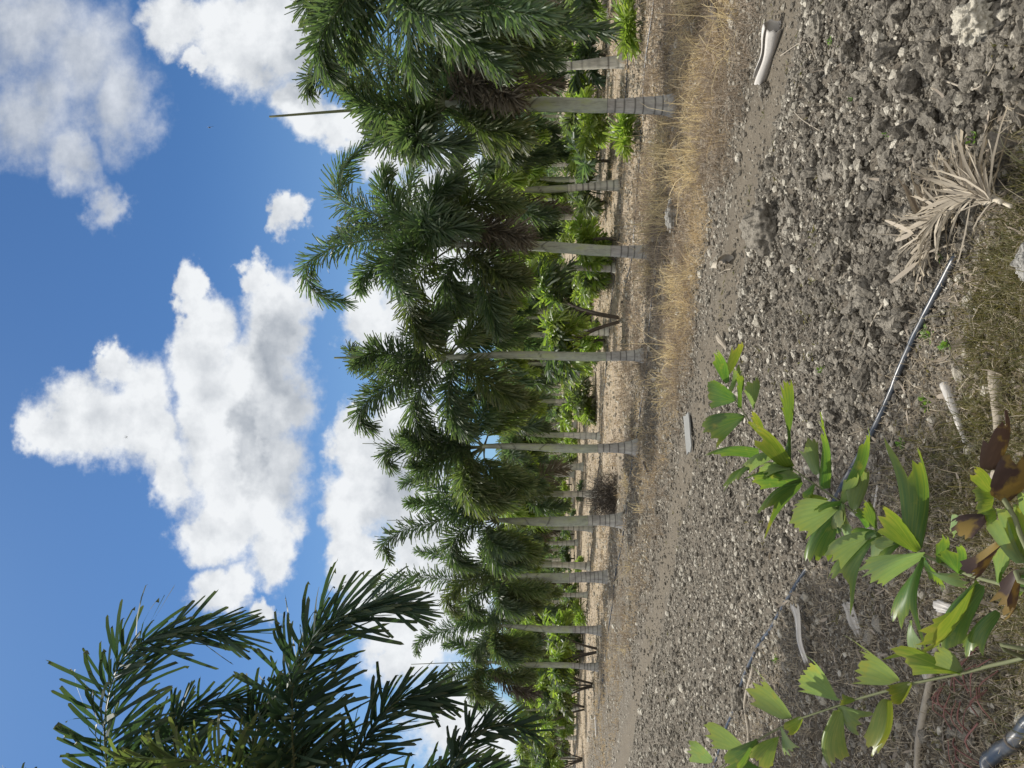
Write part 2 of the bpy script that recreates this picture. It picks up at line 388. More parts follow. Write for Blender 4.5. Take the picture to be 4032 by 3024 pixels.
M['sheath'] = bark('dry_sheath_grey', (.36, .335, .30), (.60, .57, .52))
M['log'] = bark('weathered_wood', (.22, .185, .14), (.42, .375, .30))
M['darkwood'] = bark('dark_dry_wood', (.05, .042, .034), (.13, .11, .09))
M['slab'] = bark('grey_board', (.30, .31, .30), (.44, .45, .43))
def plastic(name, c, rough=.35):
    m, q, out = mat(name); tcn = q.n('ShaderNodeTexCoord'); n = q.noise(tcn.outputs['Object'], 12, 5, .6)
    col = q.mix(q.mr(n, .45, .75, 0, .6), c, (.14, .125, .105))
    p = princ(q, col, rough, .5, n, .1, .002); q.nt.links.new(p.outputs[0], out.inputs[0]); return m
M['hose'] = plastic('black_hose_plastic', (.030, .038, .050))
M['insect'] = plastic('dark_insect', (.01, .012, .02))
m, q, out = mat('insect_wing'); p = princ(q, (.25, .27, .3), .3, .4); p.inputs['Alpha'].default_value = .35; q.nt.links.new(p.outputs[0], out.inputs[0]); M['wing'] = m

# ground
m, q, out = mat('ground_soil'); tcn = q.n('ShaderNodeTexCoord'); v = tcn.outputs['Object']
sp = q.n('ShaderNodeSeparateXYZ'); q.put(sp.inputs[0], v)
s_ = q.m('ADD', q.m('MULTIPLY', sp.outputs[0], float(NV[0])), q.m('MULTIPLY', sp.outputs[1], float(NV[1])))
big = q.noise(v, .8, 4, .6); med = q.noise(v, 6, 6, .65); fine = q.noise(v, 55, 5, .7); s2 = q.m('ADD', s_, q.m('MULTIPLY', q.m('SUBTRACT', big, .5), 1.4))
base = q.mix(q.mr(med, .3, .7), (.102, .088, .069), (.195, .171, .136))
base = q.mix(q.mr(fine, .5, .70, 0, .65), base, (.29, .262, .21))
base = q.mix(q.mr(q.noise(v, 120, 3, .7), .48, .40, 0, .6), base, (.06, .05, .04))
vc = q.n('ShaderNodeTexVoronoi'); q.put(vc.inputs['Vector'], v); vc.inputs['Scale'].default_value = 34
vcs = q.n('ShaderNodeSeparateColor'); q.nt.links.new(vc.outputs['Color'], vcs.inputs[0])
grit = q.m('MULTIPLY', q.mr(vcs.outputs[0], .72, .78), q.mr(vc.outputs['Distance'], .45, .3))
vc2 = q.n('ShaderNodeTexVoronoi'); q.put(vc2.inputs['Vector'], v); vc2.inputs['Scale'].default_value = 15
vcs2 = q.n('ShaderNodeSeparateColor'); q.nt.links.new(vc2.outputs['Color'], vcs2.inputs[0])
grit2 = q.m('MULTIPLY', q.mr(vcs2.outputs[0], .80, .85), q.mr(vc2.outputs['Distance'], .42, .3))
track = q.m('MULTIPLY', q.mr(s2, 4.75, 5.0, 0, 1, True), q.mr(s2, 5.5, 5.9, 1, 0, True))
tl_ = q.m('ADD', q.m('MULTIPLY', sp.outputs[0], float(MV[0])), q.m('MULTIPLY', sp.outputs[1], float(MV[1])))
far = q.mr(s2, q.mr(tl_, 6.0, 9.0, 5.8, 8.6), q.mr(tl_, 6.0, 9.0, 7.2, 11.0), 0, 1, True)
gm = q.m('MULTIPLY', q.m('MAXIMUM', grit, grit2), q.m('SUBTRACT', 1.0, q.m('MULTIPLY', track, .85)))
straw = q.mix(q.mr(med, .35, .65), (.24, .19, .13), (.52, .43, .31))
straw = q.mix(q.mr(q.noise(v, 2.2, 3, .6), .5, .62, 0, .5), straw, (.36, .27, .15))
farc = q.mix(q.mr(big, .4, .6), straw, (.38, .31, .23))
base = q.mix(q.m('MULTIPLY', far, .9), base, farc)
base = q.mix(q.m('MULTIPLY', track, .8), base, q.mix(med, (.135, .115, .088), (.195, .168, .128)))
nearm = q.mr(s2, 2.3, 1.7, 0, 1, True)
base = q.mix(q.m('MULTIPLY', nearm, .8), base, q.mix(q.mr(med, .35, .65), (.075, .060, .042), (.15, .125, .088)))
base = q.mix(gm, base, (.40, .37, .305))
bh = q.m('ADD', q.m('MULTIPLY', med, .8), q.m('ADD', q.m('MULTIPLY', fine, .35), q.m('MULTIPLY', gm, .35)))
p = princ(q, base, .95, .1, bh, 1.0, .05); q.nt.links.new(p.outputs[0], out.inputs[0]); M['ground'] = m

# ------------------------------------------------------------------ ground sheet
rad = np.concatenate([[0.0], .25 * 1.0125 ** np.arange(0, 640)]); rad = rad[rad < 700]; rad = np.append(rad, [900, 1500])
ang = np.concatenate([np.linspace(-40, 40, 460), np.linspace(40, 320, 72)[1:-1]]); ang = np.radians(ang)
AA, RR = np.meshgrid(ang, rad[1:]); GX = RR * np.sin(AA); GY = RR * np.cos(AA)
Vg = np.stack([GX, GY, height(GX, GY)], -1).reshape(-1, 3); na = len(ang); nr = len(rad) - 1
i = np.arange(nr - 1)[:, None] * na; j = np.arange(na)[None]; k = (j + 1) % na
Qg = np.stack([i + j, i + na + j, i + na + k, i + k], -1).reshape(-1, 4)
mb = MB(); cc = len(Vg); Vg = np.vstack([Vg, [0, 0, hz1(0, 0)]])
mb.add(Vg, Qg, [[cc, a_, (a_ + 1) % na] for a_ in range(na)])
go = obj('ground', mb.mesh('ground', M['ground'])); tag(go, kind='structure')
MODE_FULL = True

# ------------------------------------------------------------------ loose ground cover (uncountable)
ico = (1 + 5 ** .5) / 2
IV = norm(np.array([(-1, ico, 0), (1, ico, 0), (-1, -ico, 0), (1, -ico, 0), (0, -1, ico), (0, 1, ico), (0, -1, -ico), (0, 1, -ico), (ico, 0, -1), (ico, 0, 1), (-ico, 0, -1), (-ico, 0, 1)], float))
IT = np.array([(0,11,5),(0,5,1),(0,1,7),(0,7,10),(0,10,11),(1,5,9),(5,11,4),(11,10,2),(10,7,6),(7,1,8),(3,9,4),(3,4,2),(3,2,6),(3,6,8),(3,8,9),(4,9,5),(2,4,11),(6,2,10),(8,6,7),(9,8,1)])
def subdiv(V, T):
    V = list(map(tuple, V)); cache = {}; nt_ = []
    def mid(a, b):
        k_ = (min(a, b), max(a, b))
        if k_ not in cache:
            p_ = (np.array(V[a]) + np.array(V[b])) / 2; p_ /= np.linalg.norm(p_); V.append(tuple(p_)); cache[k_] = len(V) - 1
        return cache[k_]
    for a, b, c in T:
        x, y, z = mid(a, b), mid(b, c), mid(c, a); nt_ += [(a, x, z), (b, y, x), (c, z, y), (x, y, z)]
    return np.array(V), np.array(nt_)
IV2, IT2 = subdiv(IV, IT); IV3, IT3 = subdiv(IV2, IT2); IV4, IT4 = subdiv(IV3, IT3); IV5, IT5 = subdiv(IV4, IT4)
def rotmats(N):
    qn = norm(rng.normal(size=(N, 4))); a, b, c, d = qn.T
    return np.stack([1-2*(c*c+d*d), 2*(b*c-a*d), 2*(b*d+a*c), 2*(b*c+a*d), 1-2*(b*b+d*d), 2*(c*d-a*b), 2*(b*d-a*c), 2*(c*d+a*b), 1-2*(b*b+c*c)], 1).reshape(N, 3, 3)
def pebbles(mb, x, y, size, BV, BT, sink=.3, rough=.28, rnd=None, flat=.75):
    N = len(x); Rm = rotmats(N); sc3 = .7 + .6 * rng.random((N, 1, 3))
    V = np.repeat(BV[None], N, 0)
    for _ in range(3 if len(BV) > 20 else 0):
        kv = rng.normal(size=(N, 1, 3)) * 2.2; V = V * (1 + rough * .5 * np.cos((V * kv).sum(-1) + rng.random((N, 1)) * 6.28))[..., None]
    for _ in range(6 if len(BV) > 20 else 3):
        pn = norm(rng.normal(size=(N, 1, 3))); ex = np.maximum((V * pn).sum(-1) - rng.uniform(.5, .85, (N, 1)), 0); V = V - ex[..., None] * pn * .6
    V = V * (1 + rough * .35 * (rng.random((N, len(BV), 1)) - .5) * (2 if len(BV) > 20 else 4)) * sc3
    V = np.einsum('nij,nkj->nki', Rm, V) * size[:, None, None]; V[..., 2] *= flat
    V[..., 0] += x[:, None]; V[..., 1] += y[:, None]; V[..., 2] += (height(x, y) + size * flat * (1 - 2 * sink))[:, None]
    T = (np.arange(N) * len(BV))[:, None, None] + BT[None]
    if rnd is None: rnd = rng.random(N)
    tint = np.zeros((N, len(BV), 3)); tint[..., 0] = (rnd ** 1.3)[:, None]
    mb.add(V.reshape(-1, 3), None, T.reshape(-1, 3), tint.reshape(-1, 3))
def scatter(N, r0, r1, amax=38, power=0.0):
    r = np.exp(rng.uniform(np.log(r0), np.log(r1), N)); a = np.radians(rng.uniform(-amax, amax, N))
    return r * np.sin(a), r * np.cos(a)
def s_of(x, y): return x * NV[0] + y * NV[1]
def t_of(x, y): return x * MV[0] + y * MV[1]

mb = MB()       # soil clods: larger in the ploughed strip
x, y = scatter(40000, 1.8, 11); s = s_of(x, y) + (vnoise(x * .5, y * .5, 9) - .5) * .5; tt = t_of(x, y)
clump = np.clip(vnoise(x * 1.1 + 3, y * 1.1, 21) * .6 + vnoise(x * .45, y * .45 + 7, 22) * .7 - .12, 0, 1)
keep = (s > 2.35) & (s < 4.95) & (rng.random(len(x)) < .2 + .9 * clump); x, y, tt, clump = x[keep], y[keep], tt[keep], clump[keep]
size = np.exp(rng.normal(np.log(.0054), .60, len(x))) * (1.35 - .75 * sst(tt, 1.0, 5)) * (.42 + 1.25 * clump)
size = np.where(rng.random(len(x)) < .035 * (1 - sst(tt, 2, 5)), size * 1.9, size); size = np.clip(size, .003, .036) * (1 + .08 * np.hypot(x, y))
bigm = size > .013
pebbles(mb, x[bigm], y[bigm], size[bigm], IV3, IT3, .38, .42, flat=.85); pebbles(mb, x[~bigm], y[~bigm], size[~bigm], IV2, IT2, .3)
x, y = scatter(16000, 1.6, 16); s = s_of(x, y); keep = ((s < 2.4) & (rng.random(len(x)) < .4)) | ((s > 5.9) & (rng.random(len(x)) < .7)) ; x, y = x[keep], y[keep]
pebbles(mb, x, y, np.clip(np.exp(rng.normal(np.log(.007), .5, len(x))), .003, .03) * (1 + .09 * np.hypot(x, y)), IV, IT, .25)
x, y = scatter(150000, 1.7, 15); s = s_of(x, y); pr = np.where((s > 4.9) & (s < 5.7), .35, np.where(s < 2.2, .5, .9)); keep = rng.random(len(x)) < pr; x, y = x[keep], y[keep]
pebbles(mb, x, y, np.clip(np.exp(rng.normal(np.log(.0034), .55, len(x))), .0016, .013) * (1 + .16 * np.hypot(x, y)), IV, IT, .3)
clods = obj('soil_clods', mb.mesh('soil_clods', M['clod'], False)); tag(clods, 'grey brown crumbly soil clods strewn over the open strip', 'soil clods', kind='stuff')

mb = MB()       # pale limestone chips
x, y = scatter(60000, 1.7, 30); s = s_of(x, y); tt = t_of(x, y)
cl = vnoise(x * .9, y * .9, 33)
pr = np.where(s < 2.3, .22, np.where(s < 4.9, .26 + .60 * (cl > .52) + .25 * sst(tt, 2, 6), np.where(s < 5.7, .035, .85))); keep = rng.random(len(x)) < pr; x, y = x[keep], y[keep]
size = np.clip(np.exp(rng.normal(np.log(.0050), .60, len(x))), .002, .028) * (1 + .09 * np.hypot(x, y))
pebbles(mb, x, y, size, IV, IT, .25, .35)
x, y = scatter(150, 2, 8); s = s_of(x, y); keep = (s > 2.4) & (s < 4.9); x, y = x[keep], y[keep]
pebbles(mb, x, y, np.clip(np.exp(rng.normal(np.log(.014), .4, len(x))), .008, .03), IV3, IT3, .25, .3)
chips = obj('limestone_chips', mb.mesh('limestone_chips', M['chip'], False)); tag(chips, 'small pale limestone chips scattered on the soil', 'gravel', kind='stuff')

def grass(name, matk, N, r0, r1, smin, smax, dens_seed, thr, hgt, wid, lean, label, cat, cluster=9, extra=None, amax=38):
    x, y = scatter(N, r0, r1, amax); s = s_of(x, y); tt = t_of(x, y)
    dn = vnoise(x * 1.2, y * 1.2, dens_seed); keep = (s > smin) & (s < smax) & (dn > thr)
    if extra is not None: keep &= extra(x, y, s, tt)
    x, y = x[keep], y[keep]; n = len(x)
    x = np.repeat(x, cluster); y = np.repeat(y, cluster); m_ = len(x)
    r = np.hypot(x, y); x = x + rng.normal(0, .03, m_) * (1 + r * .05); y = y + rng.normal(0, .03, m_) * (1 + r * .05)
    az = rng.random(m_) * 2 * np.pi; el = np.abs(rng.normal(0, 1, m_)) * lean
    dr = np.stack([np.cos(az) * np.sin(el), np.sin(az) * np.sin(el), np.cos(el)], 1)
    side = np.cross(dr, rng.normal(size=(m_, 3)))
    L = hgt * np.exp(rng.normal(0, .4, m_)); W = wid * (.6 + .8 * rng.random(m_)) * (1 + .10 * r)
    mb = MB(); ribbons(mb, np.stack([x, y, height(x, y) - .005], 1), dr, side, L, W, 'blade', .35 + .4 * rng.random(m_), rng.normal(0, .15, m_), jag=False)
    o = obj(name, mb.mesh(name, M[matk])); return tag(o, label, cat, kind='stuff')
rowband = lambda x, y, s, tt: (rng.random(len(x)) < np.clip(np.exp(-((s - 7.7) / 1.5) ** 2) * (1.1 - 1.0 * sst(tt, 5, 8) + .8 * sst(tt, 16, 19)) + .14, 0, 1))
grass('dry_grass', 'straw', 20000, 5.0, 26, 6.0, 30, 41, .40, .17, .0028, .95, 'golden dry grass tufts under the palm row', 'dry grass', 9, rowband)
grass('grey_straw', 'straw_grey', 24000, 5, 45, 6.2, 34, 42, .22, .10, .0034, 1.15, 'grey brown withered grass and straw between the rows', 'straw', 8)
grass('green_grass', 'grass', 12000, 1.8, 4.4, -.5, 2.2, 43, .36, .11, .0020, .85, 'thin brownish green grass by the near black hose', 'grass', 10, lambda x, y, s, tt: (tt < 2.9) & (rng.random(len(tt)) < 1 - .9 * sst(tt, 1.9, 2.9)))
grass('straw_litter', 'straw_grey', 20000, 1.7, 7, -2, 2.4, 44, .10, .065, .0022, 1.4, 'fine dry plant litter on the near ground', 'plant litter', 6)
grass('straw_thatch', 'straw_grey', 5200, 1.9, 5.5, -1, 2.15, 45, .45, .08, .0014, 1.2, 'pale straw threads lying through the near grass', 'straw', 6)
grass('row_tufts', 'straw', 2000, 6.0, 16, 6.3, 9.6, 46, .50, .40, .0026, .80, 'taller golden grass clumps around the front trunks', 'dry grass', 24, lambda x, y, s, tt: rng.random(len(tt)) < 1 - .93 * sst(tt, 5.5, 7.5))
grass('row_tufts', 'straw_grey', 4600, 6.0, 22, 5.8, 11.5, 47, .46, .27, .0026, 1.0, 'tangled grey brown weeds among the golden grass', 'dry weeds', 22, lambda x, y, s, tt: rng.random(len(tt)) < 1 - .6 * sst(tt, 6, 9))

mb = MB(); x, y = scatter(2600, 1.7, 9); s = s_of(x, y); keep = (s < 2.5) | (rng.random(len(x)) < .10); x, y = x[keep], y[keep]; N = len(x)
a_ = rng.random(N) * 6.28; dr = np.stack([np.cos(a_), np.sin(a_), rng.uniform(-.05, .35, N)], 1); sd = np.stack([-np.sin(a_), np.cos(a_), rng.normal(0, .4, N)], 1)
ribbons(mb, np.stack([x, y, height(x, y) + .008], 1), dr, sd, rng.uniform(.03, .11, N), rng.uniform(.006, .022, N), 'dry', .1, rng.normal(0, .4, N))
tag(obj('leaf_litter', mb.mesh('leaf_litter', M['dry_frond'])), 'dry curled leaf scraps lying over the near ground', 'leaf litter', kind='stuff')
mb = MB(); x, y = scatter(900, 2, 14); cl = vnoise(x * 1.5, y * 1.5, 61); keep = (cl > .6) & (s_of(x, y) > .5); x, y = x[keep], y[keep]
xr, yr = np.repeat(x, 7) + rng.normal(0, .02, len(x) * 7), np.repeat(y, 7) + rng.normal(0, .02, len(x) * 7); N = len(xr)
ribbons(mb, np.stack([xr, yr, height(xr, yr)], 1), rng.normal(size=(N, 3)) * [1, 1, .4] + [0, 0, .5], rng.normal(size=(N, 3)), .035, .007, 'leaf', .2)
tag(obj('sprouts', mb.mesh('sprouts', M['grass'])), 'sparse tiny green sprouts scattered over the soil', 'sprouts', kind='stuff')

# ------------------------------------------------------------------ palm fronds
def frond_meshes(name, ctrl, nleaf=170, L=.36, W=.024, start=.16, droop=.16, mk='frond', dead=False, seed=0, rr=.016, spread=1.0, flat=0.0, gap=0.0):
    """returns (leaf mesh, stalk mesh); ctrl in the owner's local space"""
    global rng
    keep_rng = rng; rng = np.random.default_rng(seed + 101)
    P, ln = curve_pts(ctrl, 40); T, S, U = frames(P)
    f = np.sort(start + (1 - start) * (np.arange(nleaf) + rng.random(nleaf)) / nleaf)
    gi = f * 39; i0 = np.clip(gi.astype(int), 0, 38); fr = (gi - i0)[:, None]
    lerp = lambda A: A[i0] * (1 - fr) + A[i0 + 1] * fr
    root, t_, s_, u_ = lerp(P), norm(lerp(T)), norm(lerp(S)), norm(lerp(U))
    phi = (np.arange(nleaf) * 2.399963 + rng.normal(0, .25, nleaf))
    if flat: phi = np.where(rng.random(nleaf) < flat, np.where(np.arange(nleaf) % 2, 0, np.pi) + rng.normal(0, .38, nleaf) + .2, phi)
    radv = np.cos(phi)[:, None] * s_ + np.sin(phi)[:, None] * u_
    q_ = (f - start) / (1 - start)
    ang = (R(64) - R(34) * q_ ** 1.3 + rng.normal(0, .20, nleaf)) * spread
    dr = radv * np.sin(ang)[:, None] + t_ * np.cos(ang)[:, None]
    prof = np.clip(.55 + 1.5 * q_, 0, 1) * (1 - .52 * np.clip((q_ - .5) / .5, 0, 1) ** 1.6)
    lens = L * prof * (.8 + .35 * rng.random(nleaf))
    side = t_ + rng.normal(0, .35, (nleaf, 3))
    mb = MB(); kk = rng.random(nleaf) >= gap
    wd = W * (.75 + .5 * rng.random(nleaf)) * (.55 + .45 * prof)
    ribbons(mb, root[kk], dr[kk], side[kk], lens[kk], wd[kk], 'leaf', droop * (.4 + rng.random(kk.sum()) * 1.2), rng.normal(0, .08 if not dead else .3, kk.sum()), rng.random(kk.sum()))
    lm = mb.mesh(name, M[mk])
    mb = MB(); tube(mb, P, np.interp(np.linspace(0, 1, 40), [0, .1, .3, 1], [rr * 1.9, rr, rr * .75, rr * .15]), 6, None)
    sm = mb.mesh('stalk', M['stalk_dead' if dead else 'stalk']); rng = keep_rng
    return lm, sm
def add_frond(root, ctrl_world, **k):
    o3 = np.array(root.location); lab = k.pop('label', None)
    lm, sm = frond_meshes('frond', np.asarray(ctrl_world) - o3, **k)
    fo = obj('frond', lm, root); st = obj('stalk', sm, fo)
    if lab: fo['label'] = lab
    return fo
def trunk_meshes(base, crown, ring_top, r0, rmid, rtop, seed, seg=20, small=False):
    """trunk to ring_top, crownshaft above; coordinates relative to base"""
    rg = np.random.default_rng(seed); c = np.asarray(crown, float) - np.asarray(base, float); H = c[2]
    def prof(z0, z1, n, rings, rf):
        z = np.linspace(z0, z1, n); cx = np.outer(z / H, c[:2]) + np.stack([.02 * np.sin(z * 2.1 + seed), .02 * np.cos(z * 1.7 + seed) - .02], 1) * (z[:, None] > .1) * np.minimum(1, z[:, None])
        r = rf(z); mark = np.zeros(n)
        for q_ in rings:
            g = np.exp(-((z - q_) / .0085) ** 2); r = r - g * .006; mark = np.maximum(mark, g * .9)
            r = r + .0035 * np.exp(-((z - q_ + .016) / .01) ** 2)
        return np.column_stack([cx, z]), r, mark
    rings = []; z = .10 + rg.random() * .05
    while z < ring_top - .05: rings.append(z); z += .07 + .07 * rg.random() + .04 * (z / ring_top)
    rings.append(ring_top - .002)
    mbt = MB(); P, r, mk = prof(-.12, ring_top, 110 if not small else 46, rings, lambda z: rmid + (r0 - rmid) * np.clip(1 - z / (ring_top * .85), 0, 1.15) ** 1.7 + (.016 * np.clip(1 - z / .10, 0, 1.2)) + .0035 * np.sin(z * 9 + seed))
    tube(mbt, P, r, seg, np.column_stack([np.full(len(P), rg.random()), z * 0 + np.linspace(0, 1, len(P)), mk]), False)
    mbs = MB()
    seams = [ring_top + (H - ring_top) * f_ for f_ in (.35 + .1 * rg.random(), .62 + .1 * rg.random(), .84)]
    P, r, mk = prof(ring_top - .004, H + .03, 90 if not small else 36, seams, lambda z: np.interp((z - ring_top) / (H - ring_top), [0, .12, .4, .75, 1, 1.1], [rmid * .99, rmid * 1.04, rmid * .95, rmid * .72, rtop, rtop * .7]))
    # diagonal sheath seams: shift marks with angle
    n = len(P); a = np.linspace(0, 2 * np.pi, seg, endpoint=False); T, S, U = frames(P)
    zz = P[:, 2][:, None] + .0 * a[None]; mk2 = np.zeros((n, seg)); rad2 = np.repeat(r[:, None], seg, 1)
    for q_ in seams:
        ph = rg.random() * 6.28; zc = q_ + .09 * np.abs(((a - ph) % (2 * np.pi)) / np.pi - 1) ** 1.5 * 2
        g = np.exp(-((zz - zc[None]) / .014) ** 2); mk2 = np.maximum(mk2, g * .8); rad2 = rad2 + .006 * (zz < zc[None]) * np.clip(1 - (zc[None] - zz) / .25, 0, 1)
    V = P[:, None] + rad2[..., None] * (np.cos(a)[None, :, None] * S[:, None] + np.sin(a)[None, :, None] * U[:, None])
    i = np.arange(n - 1)[:, None] * seg; j = np.arange(seg)[None]; k = (j + 1) % seg
    tint = np.stack([np.full((n, seg), rg.random()), np.repeat(np.linspace(0, 1, n)[:, None], seg, 1), mk2], -1)
    mbs.add(V.reshape(-1, 3), np.stack([i + j, i + k, i + seg + k, i + seg + j], -1).reshape(-1, 4), None, tint.reshape(-1, 3))
    return mbt, mbs
def arch(crown, az, elev, length, sag, n=6):
    """a frond curve: leaves the crown at az/elev and bends down by sag"""
    pts = [np.array(crown, float)]; p = np.array(crown, float); e = elev
    for i_ in range(n - 1):
        st = length / (n - 1); p = p + st * np.array([math.cos(e) * math.sin(az), math.cos(e) * math.cos(az), math.sin(e)]); pts.append(p.copy()); e -= sag / (n - 1) * (1 + i_ * .25)
    return np.array(pts)

# front row.  base (photo px), depth, crown u (note px), spear tip, fronds: (list of (u,v) note px, depth change at tip, options)
FR = [
 dict(key='A', px=(2660, 415), d=8.8, crown=(968, 226), ring=.82, r=(.132, .085), spear=(582, 252), srad=.013,
  label='nearest palm in the front row, with a spear leaf rising bare above its crown',
  fr=[([(875,203),(780,175),(700,160),(668,172),(665,200)],.35,{}), ([(890,228),(820,235),(775,215),(745,190)],-.5,{}),
      ([(925,255),(870,285),(830,290),(800,275)],.2,{}), ([(940,250),(900,262),(880,290),(900,325)],-.5,{}),
      ([(985,200),(1015,180),(1060,185),(1105,210)],-.7,dict(mk='frond_dead',dead=True,label='dead brown frond hanging against the trunk')),
      ([(1000,240),(1040,265),(1080,300),(1105,340)],.2,{}), ([(1000,245),(1030,275),(1090,285),(1130,300)],-.6,dict(mk='frond_olive')),
      ([(935,190),(930,150),(955,115),(1000,90)],.4,{}), ([(960,200),(985,160),(1030,135),(1090,125)],-.4,{}),([(900,190),(860,140),(800,110),(755,110)],.8,{})]),
 dict(key='B', px=(2560, 993), d=10.9, crown=(988, 528), ring=.62, r=(.125, .083), spear=None,
  label='second palm from the right, one frond curling over high against the sky',
  fr=[([(920,512),(850,516),(774,522),(708,540),(664,572),(668,618),(705,645),(748,655)],.2,dict(L=.37)),
      ([(900,500),(810,463),(740,435),(728,390),(760,340),(800,305)],.4,{}), ([(930,500),(890,450),(885,400),(892,348)],.7,dict(gap=.35,flat=.6)),
      ([(975,490),(984,430),(988,370),(992,325)],.4,dict(flat=.5)), ([(965,490),(985,455),(1040,430),(1110,440)],-.8,dict(mk='frond_olive',flat=.4,L=.4)),
      ([(990,500),(1030,495),(1090,500),(1135,515)],-.6,dict(mk='frond_dead',dead=True,label='dead brown frond hanging over the trunk')),
      ([(930,535),(850,560),(790,590),(775,625)],-.5,{}), ([(940,560),(890,610),(885,670),(915,730),(945,760)],.1,dict(mk='frond_olive')),
      ([(1000,560),(1040,600),(1060,665),(1075,720)],-.3,{}), ([(985,560),(960,600),(985,640),(1020,650)],.4,{}),
      ([(860,505),(790,490),(750,500),(720,520)],.8,{}),([(900,520),(860,545),(850,600),(880,640)],-.9,{}), ([(1010,545),(1050,570),(1095,600),(1130,610)],-.6,dict(mk='frond_olive')),
      ([(940,500),(870,470),(830,420),(830,370)],-.5,{}),([(960,510),(930,470),(940,420),(985,390)],-.9,{})]),
 dict(key='C', px=(2525, 1400), d=11.9, crown=(968, 770), ring=.62, r=(.118, .075), spear=(722, 773), srad=.016,
  label='third palm from the right, with a pale straight trunk and thin spear',
  fr=[([(900,790),(835,800),(780,785),(755,755)],.3,{}), ([(900,800),(840,835),(790,870),(775,905),(800,925)],-.2,{}),
      ([(925,820),(893,865),(905,920),(930,950)],.4,{}), ([(980,800),(968,850),(985,910),(1015,940)],-.3,{}),
      ([(960,745),(930,710),(945,680),(985,665)],.3,{}), ([(1000,740),(1030,700),(1060,670),(1100,650)],-.4,dict(mk='frond_olive')),
      ([(1010,790),(1050,820),(1090,850),(1120,860)],-.3,dict(mk='frond_olive')), ([(880,775),(810,760),(765,790)],-.6,{}), ([(990,740),(1040,735),(1090,720),(1130,710)],.4,{})]),
 dict(key='D', px=(2502, 1763), d=12.7, crown=(1045, 966), ring=.70, r=(.150, .074), spear=(783, 958), srad=.006,
  label='fourth palm from the right, with a wide flared base where a black hose reaches it',
  fr=[([(985,968),(915,978),(855,965),(830,985),(845,1010)],.1,{}), ([(1010,990),(1000,1030),(1030,1060),(1060,1075)],.3,{}),
      ([(1005,935),(985,905),(1000,865),(1035,840)],.2,{}), ([(1050,1000),(1085,1030),(1120,1045),(1140,1050)],-.3,dict(mk='frond_olive')),
      ([(1060,930),(1090,900),(1120,875),(1145,860)],.4,dict(mk='frond_olive')), ([(990,975),(940,1000),(905,1015),(890,1005)],-.5,{}),
      ([(985,960),(935,950),(895,955),(870,940)],-.5,{}), ([(1030,940),(1040,900),(1060,870),(1085,850)],-.6,{})]),
 dict(key='E', px=(2447, 2050), d=15.0, crown=(1075, 1124), ring=.72, r=(.160, .105), spear=(836, 1124), srad=.006,
  label='fifth palm from the right, a stout ringed trunk beside the dark dry shrub',
  fr=[([(1010,1100),(952,1063),(905,1035),(870,1045)],.2,{}), ([(1000,1115),(930,1130),(868,1148),(828,1174),(840,1210)],0,{}),
      ([(1020,1090),(990,1060),(1000,1025),(1030,1005)],.3,{}), ([(1010,1140),(975,1175),(985,1210),(1020,1225)],-.3,{}),
      ([(1075,1095),(1105,1065),(1140,1050),(1165,1045)],0,{}), ([(1080,1150),(1110,1180),(1150,1195)],0,dict(mk='frond_olive')),
      ([(1000,1110),(930,1090),(880,1085)],-.6,{}), ([(1040,1100),(1060,1070),(1095,1040)],-.8,{}), ([(1050,1145),(1070,1175),(1120,1190)],-.8,{})]),
 dict(key='F', px=(2391, 2272), d=18.6, crown=(1100, 1246), ring=1.0, r=(.180, .125), spear=(793, 1244), srad=.007,
  label='sixth palm from the right, a thick ringed trunk half hidden by olive fronds',
  fr=[([(1010,1255),(920,1248),(850,1252),(812,1275),(820,1300)],0,{}), ([(1010,1230),(960,1200),(900,1190)],.3,{}),
      ([(1040,1275),(1010,1305),(1040,1330)],.2,{}), ([(1080,1215),(1120,1195),(1165,1190)],.2,{}), ([(1080,1275),(1110,1300),(1160,1310)],-.2,dict(mk='frond_olive')),
      ([(1030,1245),(985,1270),(965,1300),(985,1325)],-.5,dict(mk='frond_olive')), ([(1060,1225),(1050,1190),(1075,1165)],-.4,{}), ([(1100,1262),(1140,1275),(1180,1270)],-.6,dict(mk='frond_olive'))]),
 dict(key='G', px=(2364, 2483), d=20.9, crown=(1085, 1352), ring=.85, r=(.150, .098), spear=None,
  label='seventh palm from the right, its trunk base flecked reddish',
  fr=[([(1010,1350),(950,1365),(905,1385),(900,1410)],0,{}), ([(1030,1330),(990,1300),(985,1270)],.3,{}), ([(1050,1380),(1020,1410),(1035,1430)],.3,{}),
      ([(1090,1320),(1125,1300),(1160,1290)],0,{}), ([(1090,1385),(1130,1405),(1165,1410)],0,dict(mk='frond_olive')), ([(1040,1345),(1000,1340),(970,1320)],-.5,{}), ([(1070,1375),(1080,1405),(1110,1420)],-.5,dict(mk='frond_olive'))]),
 dict(key='H', px=(2352, 2627), d=22.1, crown=(1057, 1430), ring=.85, r=(.14, .085), spear=(888, 1435), srad=.010,
  label='eighth palm from the right, leaning slightly at the left end of the front row',
  fr=[([(1020,1440),(980,1455),(950,1480),(955,1510)],0,{}), ([(1030,1415),(985,1390),(960,1395)],.3,{}), ([(1050,1470),(1055,1510),(1090,1540)],.2,{}),
      ([(1070,1400),(1110,1380),(1150,1380)],.2,dict(mk='frond_olive')), ([(1075,1460),(1120,1490),(1160,1500)],-.3,dict(mk='frond_dead',dead=True,label='dead brown frond hanging low')), ([(1040,1455),(1020,1490),(1040,1530)],-.5,{}), ([(1070,1450),(1110,1460),(1150,1465)],-.4,dict(mk='frond_olive'))]),
]
seedc = 10
